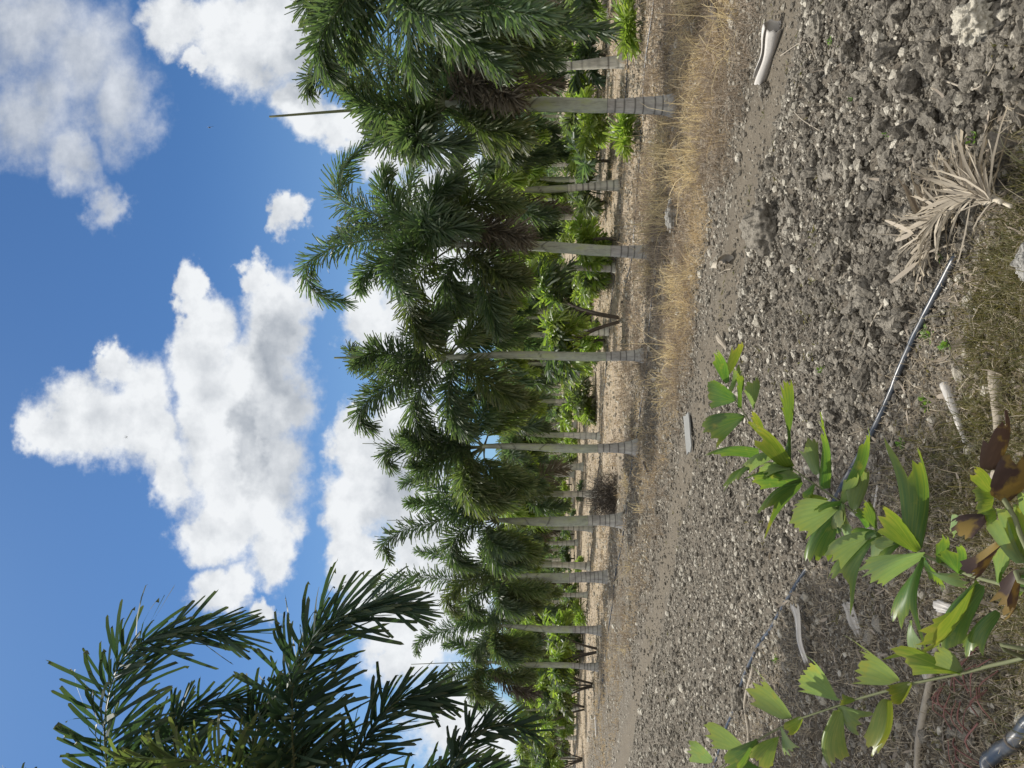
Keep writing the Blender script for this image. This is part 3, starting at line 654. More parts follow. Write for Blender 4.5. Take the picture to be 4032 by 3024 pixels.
for pm in FR:
    u, v = pm['px']; base = at(u, v, pm['d']); base[2] = hz1(base[0], base[1])
    crown = D(pm['crown'][0], pm['crown'][1], pm['d'])
    root = empty('foxtail_palm', base); tag(root, pm['label'], 'palm tree', 'foxtail palms standing in the front row')
    mt, ms = trunk_meshes(base, crown, pm['ring'], pm['r'][0], pm['r'][1], .042, seedc)
    obj('trunk', mt.mesh('trunk', M['trunk']), root); obj('crownshaft', ms.mesh('crownshaft', M['shaft']), root)
    if pm['spear']:
        tip = D(*pm['spear'], pm['d']); P, _ = curve_pts([crown - base, (crown + tip) / 2 - base + np.array([.01, 0, 0]), tip - base], 14)
        mb = MB(); tube(mb, P, np.linspace(pm['srad'] * 2.0, pm['srad'], 14), 6); obj('spear_leaf', mb.mesh('spear_leaf', M['stalk']), root)
    for (pts, dd, opt) in pm['fr']:
        seedc += 1; n = len(pts); opt = dict(opt)
        ctrl = [crown] + [D(a, b, pm['d'] + dd * (i_ + 1) / n) for i_, (a, b) in enumerate(pts)]
        opt.setdefault('L', .39 + .06 * random.random()); opt.setdefault('nleaf', 520); opt.setdefault('W', .0195)
        if pm['d'] > 14: opt['W'] = .025; opt['nleaf'] = 400
        add_frond(root, ctrl, seed=seedc, **opt)
    if True:
        for q_ in range(4 if pm['d'] > 14 else 3):
            seedc += 1; add_frond(root, arch(crown, random.random() * 6.28, R(random.uniform(25, 60)), 1.6, R(130)), seed=seedc, L=.40, W=.022 if pm['d'] < 14 else .026, nleaf=400, mk=random.choice(['frond', 'frond', 'frond_olive']))

def px_palm(name, base, crown, fronds, label, grp, d, **kw):
    global seedc
    root = empty(name, base); tag(root, label, 'palm tree', grp)
    mt, ms = trunk_meshes(base, crown, .9, .13, .09, .045, seedc); obj('trunk', mt.mesh('trunk', M['trunk']), root); obj('crownshaft', ms.mesh('crownshaft', M['shaft']), root)
    for (pts, dd, opt) in fronds:
        seedc += 1; opt = dict(opt); n = len(pts); o_ = dict(kw); o_.update(opt)
        ctrl = [crown] + [D(a, b, d + dd * (i_ + 1) / n) for i_, (a, b) in enumerate(pts)]
        add_frond(root, ctrl, seed=seedc, **o_)
    return root
# the palm just past the right edge: only its crown reaches into the picture
b = np.array([5.0, 7.2, 0]); b[2] = hz1(5.0, 7.2)
px_palm('foxtail_palm', b, np.array([4.75, 7.2, 3.15]), [
  ([(820,-150),(750,-10),(700,70),(690,120),(715,165)],.1,{}), ([(850,-160),(800,-20),(760,60),(750,130)],.5,{}),
  ([(900,-150),(880,0),(882,80),(890,150),(905,190)],.6,dict(gap=.3,flat=.6)), ([(900,-120),(930,0),(980,60),(1040,110),(1085,150)],-.3,{}),
  ([(930,-100),(985,20),(1050,70),(1110,90)],.5,dict(mk='frond_olive')), ([(960,-100),(1060,0),(1150,45),(1230,55),(1318,72)],-.4,dict(L=.3)),
  ([(930,-100),(1000,-30),(1090,20),(1170,30)],-.9,{}), ([(950,-100),(1040,10),(1100,60),(1180,80)],.9,{}), ([(850,-100),(880,10),(940,30),(1000,20)],-.8,{}), ([(960,-90),(1040,60),(1130,110),(1200,130)],1.2,{}),
  ([(800,-100),(690,-20),(670,20),(690,60)],.5,{})],
  'palm at the right edge, only its big drooping crown in view', 'foxtail palms standing in the front row', 7.2, L=.42, nleaf=540, W=.020)
# the near palm past the left edge
b = np.array([-4.35, 5.6, 0]); b[2] = hz1(-4.35, 5.6)
nk = dict(L=.60, nleaf=280, W=.030, spread=1.05, mk='frond_near', droop=.20, start=.2, flat=.55)
px_palm('foxtail_palm', b, np.array([-4.2, 5.6, 3.3]), [
  ([(330,1900),(250,1760),(230,1640),(226,1564),(238,1485),(270,1417),(329,1377),(417,1362),(505,1366)],.1,dict(L=.62,nleaf=380)),
  ([(640,1850),(637,1740),(634,1640),(631,1564),(635,1465),(681,1377),(741,1334),(820,1306),(880,1316)],-.1,dict(L=.58,nleaf=400)),
  ([(480,1800),(400,1690),(375,1600),(382,1555),(417,1532),(470,1512),(520,1510)],.5,dict(nleaf=210,L=.40)),
  ([(720,1800),(755,1660),(800,1580),(850,1520),(905,1503),(962,1506)],.4,dict(nleaf=240,L=.46)),
  ([(850,1830),(940,1720),(986,1640),(1010,1595),(1060,1570),(1110,1566),(1150,1580)],.3,dict(nleaf=240,L=.34)),
  ([(560,1800),(540,1720),(480,1660),(380,1640),(250,1650)],-.8,dict(mk='frond_olive',nleaf=190,L=.42)),
  ([(380,1900),(300,1740),(300,1640),(350,1575),(430,1550)],.7,dict(nleaf=240,L=.5)), ([(640,1850),(570,1680),(545,1590),(575,1520),(650,1490)],.8,dict(nleaf=260,L=.5)),
  ([(400,1900),(200,1850),(60,1720),(20,1690)],.3,dict(nleaf=190,L=.44)),
  ([(760,1850),(850,1740),(940,1690),(1040,1670),(1110,1680)],.8,dict(nleaf=200,L=.36)),
  ([(600,1850),(560,1720),(600,1640),(680,1610),(740,1600)],.9,dict(nleaf=220,L=.44))],
  'tall dark fronds arching in from the left edge, nearest of all the palms', 'foxtail palms nearest the camera', 5.6, **nk)

# ------------------------------------------------------------------ palms in the rows behind
LIB = []
for i_ in range(7):
    c0 = np.zeros(3); el = [62, 40, 55, 15, 70, 30, -15][i_]; sg = [120, 105, 140, 95, 110, 130, 80][i_]
    for mk_ in ('frond', 'frond_olive', 'frond_lime'):
        if i_ > 3 and mk_ == 'frond_lime': continue
        LIB.append((mk_,) + frond_meshes('frond', arch(c0, 0, R(el), 1.25, R(sg)), nleaf=260, L=.36, W=.027, seed=300 + i_, mk=mk_, rr=.013))
DEADL = frond_meshes('frond', arch(np.zeros(3), 0, R(-20), 1.1, R(60)), nleaf=90, L=.3, W=.03, seed=390, mk='frond_dead', dead=True, rr=.012)
TRK = []
for i_ in range(5):
    H = 1.55 + .12 * i_; mt, ms = trunk_meshes((0, 0, 0), ((.08 * math.sin(i_ * 2), .08 * math.cos(i_ * 3), H)),   .75 + .05 * i_, .105, .062, .036, 900 + i_, 10, True)
    TRK.append((mt.mesh('trunk', M['trunk_small']), ms.mesh('crownshaft', M['shaft']), H, (.08 * math.sin(i_ * 2), .08 * math.cos(i_ * 3))))
rr_ = random.Random(5)
ORD = ['first','second','third','fourth','fifth','sixth','seventh','eighth','ninth','tenth','eleventh','twelfth','thirteenth','fourteenth','fifteenth','sixteenth','seventeenth','eighteenth','nineteenth','twentieth',
 'twenty-first','twenty-second','twenty-third','twenty-fourth','twenty-fifth','twenty-sixth','twenty-seventh','twenty-eighth','twenty-ninth','thirtieth','thirty-first','thirty-second','thirty-third','thirty-fourth','thirty-fifth']
ROWN = ['second', 'third', 'fourth', 'fifth', 'sixth', 'seventh']
def small_palm(x, y, scl, label, grp, nf, green):
    zb = hz1(x, y) - .01
    root = empty('foxtail_palm', (x, y, zb)); tag(root, label, 'palm tree', grp)
    root.rotation_euler = (0, 0, rr_.random() * 6.28); root.scale = (scl,) * 3
    a, b_, H, (cx, cy) = rr_.choice(TRK)
    obj('trunk', a, root); obj('crownshaft', b_, root)
    az = rr_.random() * 6.28
    for q_ in range(nf):
        kd_ = 'frond_olive' if rr_.random() < .22 else ('frond_lime' if rr_.random() < green else 'frond')
        pool = [l for l in LIB if l[0] == kd_]
        _, lm, sm = rr_.choice(pool); az += 2.4 + rr_.uniform(-.3, .3)
        fo = obj('frond', lm, root, (cx, cy, H - .04 * q_ / nf)); fo.rotation_euler = (rr_.uniform(-.15, .15), rr_.uniform(-.1, .1), az); sc_ = rr_.uniform(.8, 1.15); fo.scale = (sc_,) * 3
        obj('stalk', sm, fo)
    if rr_.random() < .4:
        fo = obj('frond', DEADL[0], root, (cx, cy, H - .1)); fo.rotation_euler = (0, 0, az + 1); obj('stalk', DEADL[1], fo); fo['label'] = 'dead brown hanging frond'
    return root
ri = 0
for s0, step, sclr in ((14.4, 2.25, 1.28), (20.0, 2.05, 1.36), (25.8, 2.1, 1.42), (31.5, 2.3, 1.45), (38, 2.6, 1.5), (46, 3.3, 1.5)):
    n_ = 0; tv = .22 * s0 - 2
    while tv < 3.3 * s0 and tv < 75:
        p = ST(s0 + rr_.uniform(-.35, .35), tv + rr_.uniform(-.35, .35)); tv += step
        if abs(p[0]) / p[1] > .60 or rr_.random() < .08: continue
        n_ += 1
        lab = f'small foxtail palm, {ORD[n_ - 1]} from the right in the {ROWN[ri]} row back'
        tall = -.33 < p[0] / p[1] < -.02
        small_palm(p[0], p[1], sclr * rr_.uniform(.85, 1.12) * (1.15 if tall else 1.0), lab, f'palms in the {ROWN[ri]} row back', 9 if ri < 3 else 7, .50)
    ri += 1
# far-off green mass closing the horizon
mb = MB(); N = 26000
rr2 = rng.uniform(62, 95, N); aa = np.radians(rng.uniform(-37, 37, N)); x = rr2 * np.sin(aa); y = rr2 * np.cos(aa)
top = 2.6 + 1.6 * vnoise(x * .25, y * .1, 77); z = top * rng.random(N) ** .7
dr = rng.normal(size=(N, 3)); ribbons(mb, np.stack([x, y, z], 1), dr, rng.normal(size=(N, 3)), .9, .14, 'leaf', .3)
tag(obj('distant_palms', mb.mesh('distant_palms', M['frond'])), 'far-off palms merging into a green mass at the horizon', 'palms', kind='stuff')

# ------------------------------------------------------------------ seedling palms, bushes
def seedling(u, v, h, label, mk='frond_lime', n=16, wide=.055, seed=1):
    rg = random.Random(seed); b = DG(u, v); root = empty('seedling_palm', b); tag(root, label, 'young palm', 'bright green seedling palms on the ground')
    N = n
    for q_ in range(7 + 2 * (n > 20)):
        cr = arch((0, 0, 0), rg.random() * 6.28, R(rg.uniform(55, 85)), h * rg.uniform(.55, .95), R(60))
        lm, sm = frond_meshes('frond', cr, nleaf=44, L=h * .62, W=wide * .62, start=.3, droop=.15, mk=mk, seed=seed * 31 + q_, rr=.008, flat=.6, spread=.8)
        fo = obj('frond', lm, root); obj('stalk', sm, fo)
seedling(1390, 48, .62, 'lime seedling palm in the dry grass at the right edge', seed=1, n=24)
seedling(1378, 290, .60, 'lime seedling palm just left of the nearest front trunk', seed=2, n=24)
seedling(1288, 888, .62, 'yellow green seedling palm between the third and fourth front trunks', seed=3)
seedling(1262, 1226, .55, 'yellow green seedling palm beside the sixth front trunk', seed=4)
seedling(1268, 1322, .75, 'yellow green seedling palm left of the sixth front trunk', seed=5)
seedling(1262, 1060, .5, 'green seedling palm behind the dark dry shrub', 'frond', seed=6)
def bushy(u, v, h, label, seed, mks=('frond', 'frond_lime'), ns=5, wide=.075):
    rg = random.Random(seed); b = DG(u, v); root = empty('clumping_palm', b); tag(root, label, 'palm tree', 'multi-stemmed palms behind the front row')
    for q_ in range(ns):
        a_ = rg.random() * 6.28; top = np.array([.22 * h * math.cos(a_), .2 * h * math.sin(a_), h * rg.uniform(.42, .55)])
        mb = MB(); P, _ = curve_pts([np.array([.05 * math.cos(a_), .05 * math.sin(a_), -.03]), top * np.array([.5, .5, .55]), top], 10); tube(mb, P, np.linspace(.035, .02, 10), 7, None)
        obj('stem', mb.mesh('stem', M['darkwood']), root)
        for w_ in range(4):
            cr = arch(top, a_ + rg.uniform(-1.6, 1.6), R(rg.uniform(35, 85)), h * rg.uniform(.45, .62), R(80))
            lm, sm = frond_meshes('frond', cr, nleaf=56, L=h * .20, W=wide * .62, start=.15, droop=.2, mk=rg.choice(mks), seed=seed * 50 + q_ * 7 + w_, rr=.010, flat=.5)
            fo = obj('frond', lm, root); obj('stalk', sm, fo)
bushy(1338, 690, 2.25, 'bright green many-stemmed palm between the second and third front trunks', 61, ns=6)
bushy(1290, 1405, 1.9, 'low dark green clumping palm between the seventh and eighth front trunks', 62, wide=.09)
bushy(1262, 1530, 2.3, 'broad-leaved clumping palm beyond the left end of the front row', 63, wide=.11)
bushy(1258, 1640, 2.4, 'clumping palm low at the left edge of the photo', 64, wide=.11)
bushy(1280, 1480, 1.6, 'small pale green clumping palm beside the eighth front trunk', 65, mks=('frond_lime', 'frond_olive'), wide=.10)

CL = []
for q_ in range(4):
    ms_ = []
    for w_ in range(3):
        ms_.append(frond_meshes('frond', arch((0, 0, 0), 0, R(50 + 12 * w_), 1.0, R(80)), nleaf=80, L=.36, W=.050, start=.2, droop=.2, mk=['frond_lime', 'frond_lime', 'frond', 'frond_olive'][q_], seed=800 + q_ * 5 + w_, rr=.010, flat=.5))
    CL.append(ms_)
ncl = 0
for q_ in range(210):
    sx = rr_.choice([17.2, 22.9, 28.6, 14.8, 20.4, 34.5, 42]) + rr_.uniform(-.8, .8); tx = rr_.uniform(.2 * sx - 1, 3.2 * sx); p = ST(sx, tx)
    if abs(p[0]) / p[1] > .6 or tx > 60 or (-.30 < p[0] / p[1] < -.03 and sx < 22): continue
    ncl += 1; z_ = hz1(p[0], p[1]); root = empty('clumping_palm', (p[0], p[1], z_)); ms_ = rr_.choice(CL)
    tag(root, 'one of the low bushy palms growing at random among the rows behind', 'palm tree', 'low bushy palms among the back rows')
    h_ = rr_.uniform(.1, .6); mb = MB(); tube(mb, np.array([[0, 0, -.05], [.02, 0, h_ * .5], [0, .02, h_]]), .04, 6, None, False); obj('stem', mb.mesh('stem', M['darkwood']), root)
    for w_ in range(10):
        lm, sm = rr_.choice(ms_); fo = obj('frond', lm, root, (0, 0, h_ * rr_.uniform(.5, 1))); fo.rotation_euler = (rr_.uniform(-.4, .3), 0, w_ * 2.4); k_ = rr_.uniform(.5, 1.2); fo.scale = (k_,) * 3; obj('stalk', sm, fo)
# dark dry shrub
b = DG(1330, 1075); root = empty('dry_shrub', b); tag(root, 'dark leafless dry shrub beside the fifth front trunk', 'shrub')
mb = MB()
for q_ in range(150):
    a_ = rng.random() * 6.28; e_ = rng.uniform(.05, 1.2); L_ = rng.uniform(.35, .85)
    d_ = np.array([math.cos(a_) * math.sin(e_), math.sin(a_) * math.sin(e_), math.cos(e_)])
    P = np.array([[0, 0, 0], d_ * L_ * .5 + rng.normal(0, .05, 3), d_ * L_ + rng.normal(0, .09, 3)]); P[:, :2] += rng.normal(0, .10, 2); P, _ = curve_pts(P, 6)
    tube(mb, P, np.linspace(.008, .003, 6), 4, None, False)
obj('branches', mb.mesh('branches', M['darkwood']), root)
mb = MB(); N = 3000; dd_ = norm(rng.normal(size=(N, 3))) * (rng.random((N, 1)) ** .5) * np.array([.62, .55, .55]); dd_[:, 2] = np.abs(dd_[:, 2]) * 1.1
ribbons(mb, dd_, rng.normal(size=(N, 3)), rng.normal(size=(N, 3)), .10, .008, 'blade', .2, jag=False)
obj('dry_foliage', mb.mesh('dry_foliage', M['darkwood']), root)

# ------------------------------------------------------------------ hoses
def hose(pts, rad, label, buried=None):
    C, ln = curve_pts([np.array([p[0], p[1], 0]) for p in pts], max(24, int(len(pts) * 18)))
    hh = height(C[:, 0], C[:, 1]); k5 = np.convolve(np.pad(hh, 4, mode='edge'), np.ones(9) / 9, 'valid'); C[:, 2] = np.maximum(k5, hh - .01) + rad * (1.0 if buried is None else np.where(t_of(C[:, 0], C[:, 1]) > buried, .0 + .9 * (vnoise(C[:, 0] * 3, C[:, 1] * 3, 5) - .5), 1.0))
    root = empty('irrigation_hose', C[0]); tag(root, label, 'hose')
    mb = MB(); tube(mb, C - C[0], rad, 10); obj('pipe', mb.mesh('pipe', M['hose']), root)
    return root, C, ln
r1, C1, _ = hose([DG(2075, 548), DG(2020, 660), DG(1960, 780), DG(1905, 905), DG(1810, 1085), DG(1730, 1245), DG(1670, 1350), DG(1625, 1425), DG(1560, 1600), DG(1530, 1700)], .0145, 'black irrigation hose running across the bare soil, glinting', buried=3.7)
mb = MB()
for f_ in (.18, .5, .74):
    i_ = int(f_ * (len(C1) - 2)); P = np.array([C1[i_], C1[i_ + 1]]) - C1[0]; dv = norm((P[1] - P[0])[None])[0]; tube(mb, np.array([P[0], P[0] + dv * .035]), .0145, 10)
obj('coupling', mb.mesh('coupling', M['hose']), r1)
r2, C2, _ = hose([at(3905, 3200, 2.5), DG(2150, 1659), DG(2172, 1625), DG(2205, 1600), DG(2260, 1550), DG(2330, 1500)], .026, 'thick black pipe in the bottom corner of the photo')
mb = MB(); i_ = 52; dv = norm((C2[i_ + 1] - C2[i_])[None])[0]; tube(mb, np.array([C2[i_], C2[i_] + dv * .012]) - C2[0], .0285, 12); obj('wire_tie', mb.mesh('wire_tie', M['darkwood']), r2)
def hose_st(s, t0, t1, wob, label, rad=.012):
    pts = [ST(s + wob * math.sin(q_ * 1.7 + s), q_) for q_ in np.arange(t0, t1, 1.5)]; return hose(pts, rad, label)
hose_st(8.42, 5.2, 26, .10, 'dark hose lying along the feet of the front row')
hose_st(14.1, 1.5, 60, .15, 'dark hose along the second row of palms')
hose_st(11.6, 3, 9.5, .3, 'loose dark hose in the dry grass behind the nearest palm', .015)

# ------------------------------------------------------------------ stones, logs, sheaths
def stone(name, u, v, size, matk, label, rot=0, seed=0, sink=.25, cat='rock', sub=IV5, tr=IT5, rough=.24):
    rg = np.random.default_rng(seed); b = DG(u, v); V = sub.copy()
    n = vnoise(V[:, 0] * 1.6 + seed, V[:, 1] * 1.6 + V[:, 2] * 1.3, seed) - .5; n2 = vnoise(V[:, 0] * 4 + seed + V[:, 2] * 3, V[:, 1] * 4 - V[:, 2] * 2, seed + 1) - .5; n3 = (vnoise(V[:, 0] * 7 + 20, V[:, 1] * 7 + 20, seed + 2) + vnoise(V[:, 1] * 7 + 40, V[:, 2] * 7 + 20, seed + 3) + vnoise(V[:, 2] * 7 + 60, V[:, 0] * 7 + 20, seed + 4)) - 1.5
    n2 = (vnoise(V[:, 0] * 3 + 20, V[:, 1] * 3 + 20, seed + 5) + vnoise(V[:, 1] * 3 + 40, V[:, 2] * 3 + 20, seed + 6) + vnoise(V[:, 2] * 3 + 60, V[:, 0] * 3 + 20, seed + 7)) / 1.7 - .88
    V = V * (1 + .45 * n + .28 * n2 + rough * n3)[:, None] * np.array(size) * .5
    c_, s__ = math.cos(rot), math.sin(rot); V = V @ np.array([[c_, s__, 0], [-s__, c_, 0], [0, 0, 1]])
    V[:, 2] += size[2] * (.5 - sink)
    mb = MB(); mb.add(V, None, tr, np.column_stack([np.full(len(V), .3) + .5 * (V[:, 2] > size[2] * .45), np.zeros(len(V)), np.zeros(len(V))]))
    o = obj(name, mb.mesh(name, M[matk]), None, b); tag(o, label, cat); return o
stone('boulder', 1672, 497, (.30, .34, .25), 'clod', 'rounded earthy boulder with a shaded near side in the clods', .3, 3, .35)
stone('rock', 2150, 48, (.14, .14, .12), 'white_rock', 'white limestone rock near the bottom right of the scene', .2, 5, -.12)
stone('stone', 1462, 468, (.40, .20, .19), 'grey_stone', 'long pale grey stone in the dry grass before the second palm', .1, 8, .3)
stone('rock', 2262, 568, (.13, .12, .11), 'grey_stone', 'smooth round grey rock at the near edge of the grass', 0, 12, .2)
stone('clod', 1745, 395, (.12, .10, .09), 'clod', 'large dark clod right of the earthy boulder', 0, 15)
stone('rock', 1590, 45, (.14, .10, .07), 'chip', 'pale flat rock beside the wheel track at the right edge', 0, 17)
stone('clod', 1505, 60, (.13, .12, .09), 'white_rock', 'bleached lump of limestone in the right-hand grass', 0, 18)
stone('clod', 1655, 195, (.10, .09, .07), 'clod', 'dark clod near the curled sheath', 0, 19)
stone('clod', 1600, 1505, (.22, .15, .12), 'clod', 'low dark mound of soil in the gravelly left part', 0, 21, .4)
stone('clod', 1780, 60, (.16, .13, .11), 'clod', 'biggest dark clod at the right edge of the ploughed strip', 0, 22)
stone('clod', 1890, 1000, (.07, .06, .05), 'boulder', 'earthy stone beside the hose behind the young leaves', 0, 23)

def sheath(p0, p1, r0, r1, span, label, matk='sheath', roll=0.0, seed=0, name='leaf_sheath', cat='palm sheath', ragged=.12, lift=0, bend=.0, grow=.22):
    """curled dry leaf base: an open shell rolled round its length"""
    p0 = np.asarray(p0, float); p1 = np.asarray(p1, float); rg = np.random.default_rng(seed); n, m_ = 26, 18
    ax = norm((p1 - p0)[None])[0]; sd = norm(np.cross(ax, [0, 0, 1.0])[None])[0]; up = np.cross(sd, ax); L_ = np.linalg.norm(p1 - p0)
    mb = MB(); V = np.zeros((n, m_, 3)); tint = np.zeros((n, m_, 3))
    eo = rg.random(m_) * ragged; e1 = rg.random(m_) * ragged
    for i_ in range(n):
        f_ = i_ / (n - 1); r_ = (r0 + (r1 - r0) * f_) * (1 + .12 * math.sin(f_ * 7 + seed)); sp_ = span * (1 - .12 * f_)
        for j_ in range(m_):
            g_ = j_ / (m_ - 1); a_ = -math.pi / 2 + roll + (g_ - .5) * sp_ + .25 * math.sin(f_ * 3 + seed); rr3 = r_ * (1 + grow * g_ + .05 * math.sin(j_ * 2.1 + seed))
            ff = eo[j_] + (1 - eo[j_] - e1[j_]) * f_
            V[i_, j_] = p0 + ax * L_ * ff + (sd * math.cos(a_) + up * math.sin(a_)) * rr3 + up * (r_ * .95 + bend * math.sin(f_ * math.pi))
            tint[i_, j_] = (.5 + .35 * math.sin(j_ * 1.3), f_, 0)
    o3 = p0.copy(); V -= o3
    i = np.arange(n - 1)[:, None] * m_; j = np.arange(m_ - 1)[None]
    mb.add(V.reshape(-1, 3), np.stack([i + j, i + j + 1, i + m_ + j + 1, i + m_ + j], -1).reshape(-1, 4), None, tint.reshape(-1, 3))
    o = obj(name, mb.mesh(name, M[matk]), None, o3); so_ = o.modifiers.new('thick', 'SOLIDIFY'); so_.thickness = .004
    tag(o, label, cat, 'dry fallen leaf sheaths'); return o
sheath(DG(1690, 52), DG(1650, 178),   .055, .038, 6.0, 'curled pale grey sheath with a dark open mouth lying on the wheel track', seed=1, roll=.3, ragged=.05, grow=.10)
sheath(DG(1588, 566), DG(1556, 580), .060, .045, 5.2, 'short broken sheath ring with a dark hollow on the track', 'log', seed=2, roll=1.2, ragged=.25)
sheath(DG(1742, 1300), DG(1757, 1435), .040, .026, 2.6, 'long smooth grey sheath lying in the straw left of the hose', seed=3, roll=math.pi)
sheath(DG(1835, 1290), DG(1862, 1375), .030, .016, 3.0, 'folded dark-mouthed sheath between two dry logs behind the young leaves', seed=4, roll=.6)
sheath(DG(1556, 8), DG(1574, 66), .05, .045, 2.2, 'dark weathered sheath half buried at the right edge', 'darkwood', roll=math.pi, seed=5)
sheath(DG(1560, 725), DG(1578, 760), .03, .015, 2.4, 'pinkish brown scrap of sheath above the topmost young leaf', 'log', roll=math.pi, seed=6)
sheath(DG(2040, 1310), DG(2120, 1330), .02, .015, 2.2, 'grey scrap of sheath under the drooping young leaves', seed=8, roll=math.pi)

def log(pts, r0, r1, label, matk='log', name='log', cat='log', seg=12, wob=.22):
    b = np.asarray(pts[0]); P, _ = curve_pts(np.asarray(pts) - b, 16); P[:, 2] += r0 * .7
    mb = MB(); tt_ = np.column_stack([np.full(16, .5), np.linspace(0, 1, 16), np.zeros(16)]); tube(mb, P, np.linspace(r0, r1, 16), seg, tt_, True, wob)
    o = obj(name, mb.mesh(name, M[matk]), None, b); tag(o, label, cat, 'dry branches and palm stems on the near ground'); return o
log([DG(2160, 800), DG(2168, 880), DG(2172, 960), DG(2160, 1050)], .024, .018, 'thick split pale log near the brown withered leaves')
log([DG(2050, 830), DG(2070, 885), DG(2095, 955)], .020, .010, 'grey brown weathered stick right of the pale split log', 'sheath')
log([DG(2065, 1235), DG(2040, 1330), DG(2030, 1400), DG(2005, 1520), DG(1990, 1600), DG(1985, 1690)], .016, .013, 'long bare pale stem crossing under the lower young frond')
log([DG(1630, 1440), DG(1612, 1520), DG(1620, 1590), DG(1600, 1665)], .013, .010, 'pale stick lying beyond the hose on the left')
log([DG(1905, 1010), DG(1890, 1100), DG(1870, 1150)], .008, .006, 'thin grey twig beside the hose under the young frond', 'sheath')
log([DG(1290, 1545), DG(1292, 1590)], .05, .03, 'bleached branch lying on the far left ground', 'sheath')
log([DG(1394, 1000), DG(1402, 1022)], .03, .02, 'dark curled piece of wood left of the fourth front trunk', 'darkwood')
log([DG(1440, 85), DG(1420, 110), DG(1405, 130)], .014, .012, 'dark stick in the dry grass at the right edge', 'darkwood')
for k_, (a, b_, c, lb) in enumerate([((2060,175),(2120,190),(2165,120),'long curved root near the white limestone rock'), ((1715,235),(1745,260),(1790,290),'thin bent pale root in the clods'),
        ((1690,120),(1745,90),(1760,130),'forked pale dry twig beside the curled sheath'), ((1915,655),(1900,700),(1870,750),'thin brown root beside the hose'),((1405,1130),(1412,1180),(1405,1240),'thin twig on the gravel before the fifth trunk')]):
    log([DG(*a, .01), DG(*b_, .015), DG(*c, .01)], .0045, .002, lb, 'log', 'twig', 'twig', 6, .1)
# grey board
b = DG(1500, 935); p0, p1 = DG(1488, 895), DG(1497, 978); ax = norm((p1 - p0)[None])[0]; sd = norm(np.cross(ax, [0, 0, 1])[None])[0]; up = np.cross(sd, ax)
if up[2] < 0: up = -up
mb = MB(); out_ = [(-.5, -.5), (-.2, -.52), (.1, -.46), (.38, -.5), (.52, -.2), (.47, .1), (.5, .45), (.1, .5), (-.3, .46), (-.52, .5), (-.47, .1)]; Lb = np.linalg.norm(p1 - p0)
cm = (p0 + p1) / 2; tilt = .25
V0 = np.array([ax * a * Lb + (sd * math.cos(tilt) + up * math.sin(tilt)) * c * .14 for a, c in out_]); n = len(V0)
V = np.vstack([V0 + up * .045, V0 + up * .030]); q4 = [[i_, (i_ + 1) % n, n + (i_ + 1) % n, n + i_] for i_ in range(n)]
mb.add(np.vstack([V, up * .045, up * .030]), q4, [[2 * n, (i_ + 1) % n, i_] for i_ in range(n)] + [[2 * n + 1, n + i_, n + (i_ + 1) % n] for i_ in range(n)])
tag(obj('board', mb.mesh('board', M['slab'], False), None, cm), 'flat grey broken board lying on the gravel before the fourth palm', 'board')

# ------------------------------------------------------------------ fallen dead frond
b = DG(2110, 440); root = empty('fallen_frond', b); tag(root, 'large beige dead palm frond lying at the near edge of the soil', 'palm frond')
def near_h(P, lift):
    P = np.asarray(P, float).copy(); P[:, 2] = height(P[:, 0], P[:, 1]) + lift; return P
mb = MB()
spine = [DG(2225, 435, .09), DG(2175, 415, .09), DG(2130, 440, .09), DG(2090, 465, .08), DG(2065, 505, .06), DG(2050, 560, .05)]
P, _ = curve_pts(np.array(spine), 40); N = 560
f = rng.random(N) * .97; gi = (f * 39).astype(int); rt = P[gi] + np.array([0, 0, .03]); Tn = norm(np.gradient(P, axis=0))[gi]
# leaflets fan towards the upper right and upper left of the plot
aw = norm((DG(1985, 470) - DG(2110, 450))[None])[0]; rg_ = norm((DG(2060, 300) - DG(2120, 430))[None])[0]
mixw = rng.random((N, 1)); dr = aw * (1 - mixw) + rg_ * mixw + rng.normal(0, .42, (N, 3)) + Tn * .35; dr[:, 2] = rng.uniform(-.05, .16, N)
ribbons(mb, rt - b, dr, rng.normal(size=(N, 3)) + np.array([0, 0, .2]), rng.uniform(.10, .30, N), rng.uniform(.003, .012, N), 'dry', .22, rng.normal(0, .28, N))
obj('leaflets', mb.mesh('leaflets', M['dry_frond']), root)
mb = MB(); tube(mb, P - b, np.linspace(.009, .003, 40), 7); obj('stalk', mb.mesh('stalk', M['white_root']), root)
for k_, (a, c) in enumerate([((1990, 385), (2055, 478)), ((2008, 395), (2052, 470)), ((2030, 398), (2060, 460)), ((1992, 475), (2045, 505)), ((2000, 610), (2045, 560)), ((1985, 520), (2030, 500))]):
    q0 = DG(*a, .09); q1 = DG(*c, .09); mb = MB(); ribbons(mb, (q0 - b)[None], (q1 - q0)[None], np.array([[.8, .3, .5]]), np.linalg.norm(q1 - q0), .020, 'dry', -.05, .05)
    obj('broad_blade', mb.mesh('broad_blade', M['dry_frond']), root)
b = DG(2205, 425); root = empty('flower_stalk', b); tag(root, 'forked bleached flower stalk lying over the dead frond', 'stalk')
mb = MB()
for pts, r_ in (([(2240,445),(2205,432),(2175,440),(2160,425)],.007),([(2205,432),(2195,380),(2196,330),(2190,300)],.004),([(2205,432),(2180,400),(2172,345)],.003)):
    P, _ = curve_pts([DG(a, c, .08) - b for a, c in pts], 12); tube(mb, P, np.linspace(r_, r_ * .6, 12), 6, None, True, .2)
obj('branches', mb.mesh('branches', M['white_root']), root)

